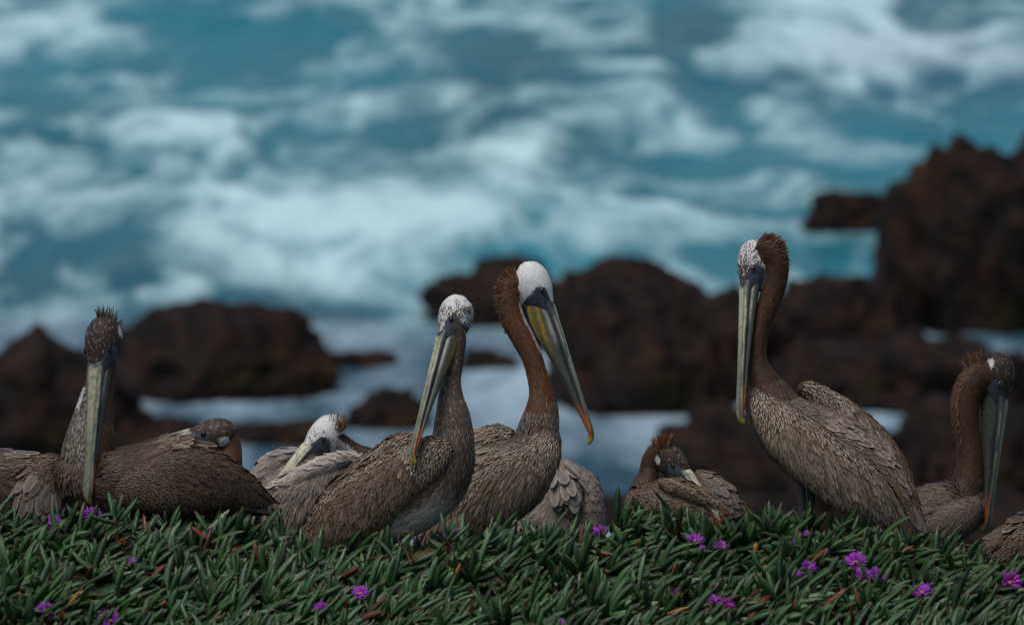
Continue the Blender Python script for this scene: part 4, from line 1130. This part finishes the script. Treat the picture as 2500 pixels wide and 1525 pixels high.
def build_mat():
    r = np.random.default_rng(11)
    pts = []
    for (x0, x1, y0, y1, sp) in ((-1.35, 1.35, 12.75, 13.85, .047), (-3.2, -1.35, 12.5, 14.1, .06), (1.35, 3.2, 12.5, 14.1, .06), (-1.35, 1.35, 11.6, 12.75, .06), (-1.35, 1.35, 13.85, 14.3, .055)):
        xs = np.arange(x0, x1, sp); ys = np.arange(y0, y1, sp)
        X, Y = np.meshgrid(xs, ys); X = X.ravel() + r.uniform(-.5, .5, X.size) * sp; Y = Y.ravel() + r.uniform(-.5, .5, Y.size) * sp
        pts.append(np.stack([X, Y], 1))
    P = np.vstack(pts); M = len(P)
    z = ground_z(P[:, 0], P[:, 1])
    hump = fbm(P[:, 0] * 6, P[:, 1] * 6, 61, 3) - .5
    h = np.clip(-.002 + .12 * hump + r.uniform(-.014, .014, M), -.012, .048)
    behind = P[:, 1] > YC + .02
    h = np.where(behind, np.minimum(h, .0), h)
    for cx, cy in CLEAR:
        h = np.where((np.abs(P[:, 0] - cx) < .034) & (P[:, 1] > cy - .22) & (P[:, 1] < cy + .01), h - .07, h)
    for fx, fy, fz in fl_pos:
        h = np.where((np.abs(P[:, 0] - fx) < .022) & (P[:, 1] > fy - .09) & (P[:, 1] < fy + .01), np.minimum(h, -.004), h)
    O = np.stack([P[:, 0], P[:, 1], z + h], 1)
    # shoot axis: mostly up, swept to the right and to the viewer by a slowly varying field
    ang = 2.2 * (fbm(P[:, 0] * 1.8, P[:, 1] * 1.8, 71, 2) - .5) * 3.0 + r.normal(0, .8, M) - .4
    tilt = np.clip(r.normal(1.15, .42, M), .05, 1.7)
    ax = np.stack([np.sin(tilt) * np.cos(ang), np.sin(tilt) * np.sin(ang) * .6 - .15, np.cos(tilt)], 1)
    ax = unit(ax)
    t1 = unit(np.cross(ax, np.array([0, .3, 1.]) + r.normal(0, .2, (M, 3)))); t2 = np.cross(ax, t1)
    Vs, Fs, Cs, n0 = [], [], [], 0
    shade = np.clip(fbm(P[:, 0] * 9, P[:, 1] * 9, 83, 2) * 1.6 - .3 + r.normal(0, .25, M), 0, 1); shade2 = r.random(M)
    for pair in range(4):
        for sgn in (0, 1):
            rot = pair * 1.57 + sgn * math.pi + r.normal(0, .2, M)
            el = (np.array([1.05, .80, .52, .25])[pair] + r.normal(0, .15, M))
            rad = np.cos(rot)[:, None] * t1 + np.sin(rot)[:, None] * t2
            d = unit(np.cos(el)[:, None] * ax + np.sin(el)[:, None] * rad)
            L = np.array([.072, .074, .060, .040])[pair] * r.uniform(.62, 1.3, M) * (.85 + .3 * shade2)
            wd = np.array([.0165, .0165, .0150, .012])[pair] * r.uniform(.8, 1.2, M)
            o = O + ax * (pair * .008)
            keep = r.random(M) < (.92 if pair < 3 else .8)
            col = leaf_cols(M, r)
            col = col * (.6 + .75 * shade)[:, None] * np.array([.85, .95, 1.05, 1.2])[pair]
            k = keep
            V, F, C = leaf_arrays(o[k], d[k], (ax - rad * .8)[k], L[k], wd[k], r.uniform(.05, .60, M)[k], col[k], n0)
            Vs.append(V); Fs.append(F); Cs.append(C); n0 += len(V)
    me = mesh_np('ice_plant_mat', np.vstack(Vs), np.vstack(Fs), M_LEAF, attrs={'lcol': np.vstack(Cs)})
    set_props(link('ice_plant_mat', me), 'dense carpet of green fleshy ice plant leaves along the headland edge', 'ground cover', kind='stuff')
build_mat()

def make_tube(name, pts, rad, mat, parent=None, o0=(0, 0, 0), nu=18, nphi=8):
    lf = TLoft([tuple(p) + (a, a) for p, a in zip(pts, rad)], ref=(.13, .91, .2), up=(1, 0, 0), n=40)
    V, q, t, _, _ = lf.mesh(nu, nphi)
    me = mesh_np(name, V / 1000.0 - np.array(o0), [q, t], mat)
    return link(name, me, parent)

# standing sprigs on the crest, each a thing with its leaves
LEAFMESH = []
_r = np.random.default_rng(5)
for i in range(6):
    c = np.array([(.10, .17, .105), (.07, .15, .07), (.045, .115, .045), (.035, .095, .035), (.085, .155, .08), (.19, .05, .025)][i])
    V, F, C = leaf_arrays(np.zeros((1, 3)), np.array([[0, 0, 1.]]), np.array([[1., 0, 0]]), np.array([1.0]), np.array([.19]), np.array([.28 - .04 * i]), c[None])
    LEAFMESH.append(mesh_np('leaf', V, F, M_LEAF, attrs={'lcol': C}))

def sprig(label, px, py, size=1.0, stem=0.0, lean=(0, 0), pairs=4, seed=0, red=0, pale=True):
    r = random.Random(seed)
    top = ray_ground(px, py + 30, .03)
    top = ray_y(px, py + 22, TALL_Y if stem > .08 else YC - .03)
    g = float(ground_z(top[0], top[1]))
    root = empty('ice_plant_sprig', (top[0], top[1], g))
    set_props(root, label, 'ice plant', 'ice plant sprigs standing above the mat')
    h = max(top[2] - g, .01) 
    axis = Vector((lean[0], lean[1] - .15, 1)).normalized()
    basep = Vector((top[0], top[1], g - .01))
    tip = Vector((top[0], top[1], top[2]))
    a = tip - axis * max(stem, .035)
    make_tube('stem', [tuple(a), tuple(a.lerp(tip, .5) + Vector((.002, 0, 0))), tuple(tip)], [.0048, .0044, .004], M_STEM, root, (top[0], top[1], g))
    t1 = axis.cross(Vector((0, 1, .2))).normalized(); t2 = axis.cross(t1)
    for p in range(pairs):
        for s in (0, 1):
            rot = p * 1.57 + s * math.pi + r.gauss(0, .15) + .5
            el = [1.15, .85, .5, .22][p] + r.gauss(0, .1)
            rad = t1 * math.cos(rot) + t2 * math.sin(rot)
            d = (axis * math.cos(el) + rad * math.sin(el)).normalized()
            b = (axis - rad * .8); b = (b - d * b.dot(d)).normalized(); c = d.cross(b)
            L = [.058, .055, .042, .028][p] * size * r.uniform(.85, 1.15)
            m = Matrix((b, c, d)).transposed().to_4x4()
            ml = r.choice([0, 0, 4, 1] if pale and p > 1 else [1, 2, 3, 4])
            if red and r.random() < red: ml = 5
            o = link('leaf', LEAFMESH[ml], root)
            o.matrix_local = Matrix.Translation(tip + axis * (p * .007 - .012) - Vector((top[0], top[1], g))) @ m @ Matrix.Scale(L, 4)

SPRIGS = [
    ('tall green rosette on a bare red stem in front of the front-facing pelican', 283, 1240, 1.05, .10, (0, 0), 0),
    ('leaning sprig right of the tall red-stemmed rosette', 405, 1268, 1.0, .05, (-.5, 0), 0),
    ('low sprig at the foot of the dark pelican\'s tail feathers', 545, 1275, .9, .04, (.2, 0), 0),
    ('dark upright sprig between the two large middle pelicans', 1095, 1290, 1.0, .05, (.1, 0), 0),
    ('sprig with long leaves below the white-headed pelican\'s breast', 1195, 1298, 1.0, .05, (.5, 0), 0),
    ('spread sprig in front of the half-hidden rounded pelican', 1335, 1300, 1.1, .05, (.2, 0), 0),
    ('pale frosted rosette at the left foot of the sleeping crested pelican', 1558, 1280, 1.0, .04, (-.3, -.3), 0),
    ('bright curled sprig against the sleeping crested pelican\'s breast', 1628, 1268, 1.0, .05, (.1, -.1), 0),
    ('curled sprig under the sleeping crested pelican\'s wing tip', 1688, 1265, .95, .05, (.3, 0), 0),
    ('reddish sprig right below the sleeping crested pelican\'s tail', 1755, 1285, .9, .04, (0, 0), .6),
    ('tallest dark sprig between the sleeping crested and the standing pelican', 1885, 1255, 1.0, .06, (.1, 0), .1),
    ('long-leaved sprig beneath the standing pelican\'s belly', 2060, 1290, 1.0, .05, (-.6, 0), 0),
    ('sprig beneath the standing pelican\'s tail with red leaves', 2215, 1310, 1.0, .05, (-.2, 0), .3),
    ('low sprig at the left edge in front of the cut-off dark pelican', 40, 1270, .95, .04, (.4, 0), 0),
    ('sprig in front of the pale sleeping pelican\'s flank', 735, 1325, .95, .04, (.5, 0), 0),
    ('broad-leaved sprig beside the dry stems under the preening pelican', 960, 1345, 1.0, .04, (-.7, -.2), 0),
]
for i, (lb, px, py, sz, st, ln, rd) in enumerate(SPRIGS): sprig(lb, px, py, sz, st, ln, 4, 100 + i, rd)

def flower(label, pos, rcm, tone, seed):
    r = np.random.default_rng(seed)
    R = rcm * .0105
    root = empty('ice_plant_flower', tuple(pos))
    set_props(root, label, 'flower', 'purple flowers in the ice plant')
    nrm = unit(np.array([r.normal(0, .35), -.55 + r.normal(0, .25), 1.0 if tone != 2 else .4]))
    t1 = unit(np.cross(nrm, [1, .1, 0])); t2 = np.cross(nrm, t1)
    M = 46 if R > .012 else 26
    th = np.arange(M) / M * 2 * np.pi + r.normal(0, .07, M)
    el = np.where(np.arange(M) % 2 == 0, .35, .75) + r.normal(0, .18, M) + (.35 if tone == 1 else 0)
    d = np.cos(el)[:, None] * (np.cos(th)[:, None] * t1 + np.sin(th)[:, None] * t2) + np.sin(el)[:, None] * nrm
    rad = (np.cos(th)[:, None] * t1 + np.sin(th)[:, None] * t2)
    base = {0: (.36, .055, .50), 1: (.42, .12, .50), 2: (.34, .030, .36)}[tone]
    col = np.array(base)[None] * np.exp(r.normal(0, .2, M))[:, None]
    V, F, C = leaf_arrays(rad * R * .22, d, nrm[None] + rad * .2, R * r.uniform(.8, 1.15, M), np.full(M, R * .17), np.full(M, -.12), col)
    C[:, :3] = np.repeat(col, len(LT) * 3, axis=0)
    link('petals', mesh_np('petals', V, F, M_PETAL, attrs={'lcol': C}), root)
    bm = bmesh.new(); bmesh.ops.create_icosphere(bm, subdivisions=2, radius=R * .30)
    me = bpy.data.meshes.new('flower_centre'); bm.to_mesh(me); bm.free(); me.materials.append(M_CEN)
    o = link('flower_centre', me, root); o.scale = (1, 1, .7)
    make_tube('stem', [(0, 0, 0), tuple(-nrm * .012), (-nrm[0] * .015, .004, -.035)], [R * .28, .0035, .003], M_STEMG, root)
M_CEN = mat_plain('flower_centre', (.42, .24, .04), .7, .3, (.40, .10, .10), 300)
M_STEMG = mat_plain('green_stem', (.05, .11, .04), .5, .4, (.09, .07, .03), 80)
for i, ((px, py, rc, tn, lb), p) in enumerate(zip(FLOWERS, fl_pos)): flower(lb, p, rc, tn, 300 + i)

# withered blooms, the upright orange leaf, dry stems and the twig
M_WITH = mat_plain('withered_orange', (.30, .10, .015), .7, .2, (.14, .05, .015), 120)
def withered(label, px, py, rcm, seed):
    r = np.random.default_rng(seed); pos = ray_ground(px, py, .05); R = rcm * .01
    root = empty('withered_bloom', tuple(pos)); set_props(root, label, 'withered flower')
    M = 22; d = unit(r.normal(0, 1, (M, 3)) + np.array([0, -.5, .5]))
    V, F, C = leaf_arrays(np.zeros((M, 3)), d, unit(r.normal(0, 1, (M, 3))), R * r.uniform(.7, 1.2, M), np.full(M, R * .3), r.uniform(-.3, .5, M), np.tile([.2, .07, .02], (M, 1)))
    link('dried_petals', mesh_np('dried_petals', V, F, M_WITH), root)
    make_tube('stem', [(0, 0, 0), (0, .003, -.02), (0, .004, -.04)], [.004, .0035, .003], M_DRY, root)
withered('rust-orange withered bloom left of the round purple flower', 844, 1468, 1.2, 1)
withered('brown withered bloom in foliage at left below the front-facing pelican', 384, 1330, 1.1, 2)
withered('brown withered bloom at left near the purple flower', 300, 1322, 1.0, 3)
withered('brown withered bloom at the bottom left beside a purple flower', 150, 1500, 1.0, 4)
withered('rusty withered bloom below the standing pelican right of centre', 2075, 1335, 1.0, 5)
withered('small rusty bloom in front of the pale frosted rosette', 1560, 1325, .9, 6)

def single_leaf(label, px, py, L, d, col, w=.012):
    pos = ray_ground(px, py, .03)
    V, F, C = leaf_arrays(np.zeros((1, 3)), np.array([d], float), np.array([[.3, -1., 0]]), np.array([L]), np.array([w]), np.array([.05]), np.array([col]))
    C[:, :3] = col
    o = link('ice_plant_leaf', mesh_np('ice_plant_leaf', V, F, M_PETAL, attrs={'lcol': C}), loc=tuple(pos))
    set_props(o, label, 'leaf')
single_leaf('upright bright orange leaf below the standing pelican\'s bill', 1841, 1372, .046, (.05, -.2, 1), (.55, .22, .02))
single_leaf('orange leaf lying at the bottom edge right of centre', 1630, 1498, .045, (.9, -.1, .35), (.42, .17, .03), .009)
single_leaf('dry red leaf below the sleeping crested pelican\'s tail', 1760, 1300, .05, (.1, -.1, 1), (.20, .03, .02), .011)

def dry(name, label, cat, pts, rad, mat, dd):
    P = [tuple(cam_pt(x, y, dd + z)) for x, y, z in pts]
    o0 = P[0]
    o = make_tube(name, P, rad, mat, None, o0); o.location = o0
    set_props(o, label, cat)
    return o
dry('dry_stem', 'kinked reddish dry stem standing under the preening pelican\'s belly', 'stem', [(1003, 1380, -.22), (992, 1345, -.2), (974, 1325, -.2), (976, 1302, -.2), (1000, 1298, -.2), (1012, 1318, -.2), (1004, 1345, -.2), (1010, 1375, -.2)], [.0022] * 8, M_DRY, 13.93)
dry('dry_stem', 'thin dry brown stem arching beside the kinked one', 'stem', [(880, 1372, -.2), (905, 1362, -.22), (940, 1358, -.22), (965, 1368, -.2)], [.0018] * 4, M_DRY, 13.93)
dry('twig', 'thin grey twig leaning against the sleeping crested pelican\'s breast', 'twig', [(1571, 1280, -.16), (1585, 1262, -.16), (1597, 1246, -.15), (1604, 1222, -.14), (1612, 1200, -.11)], [.0022, .0024, .0030, .0020, .0014], M_TWIG, 14.12)
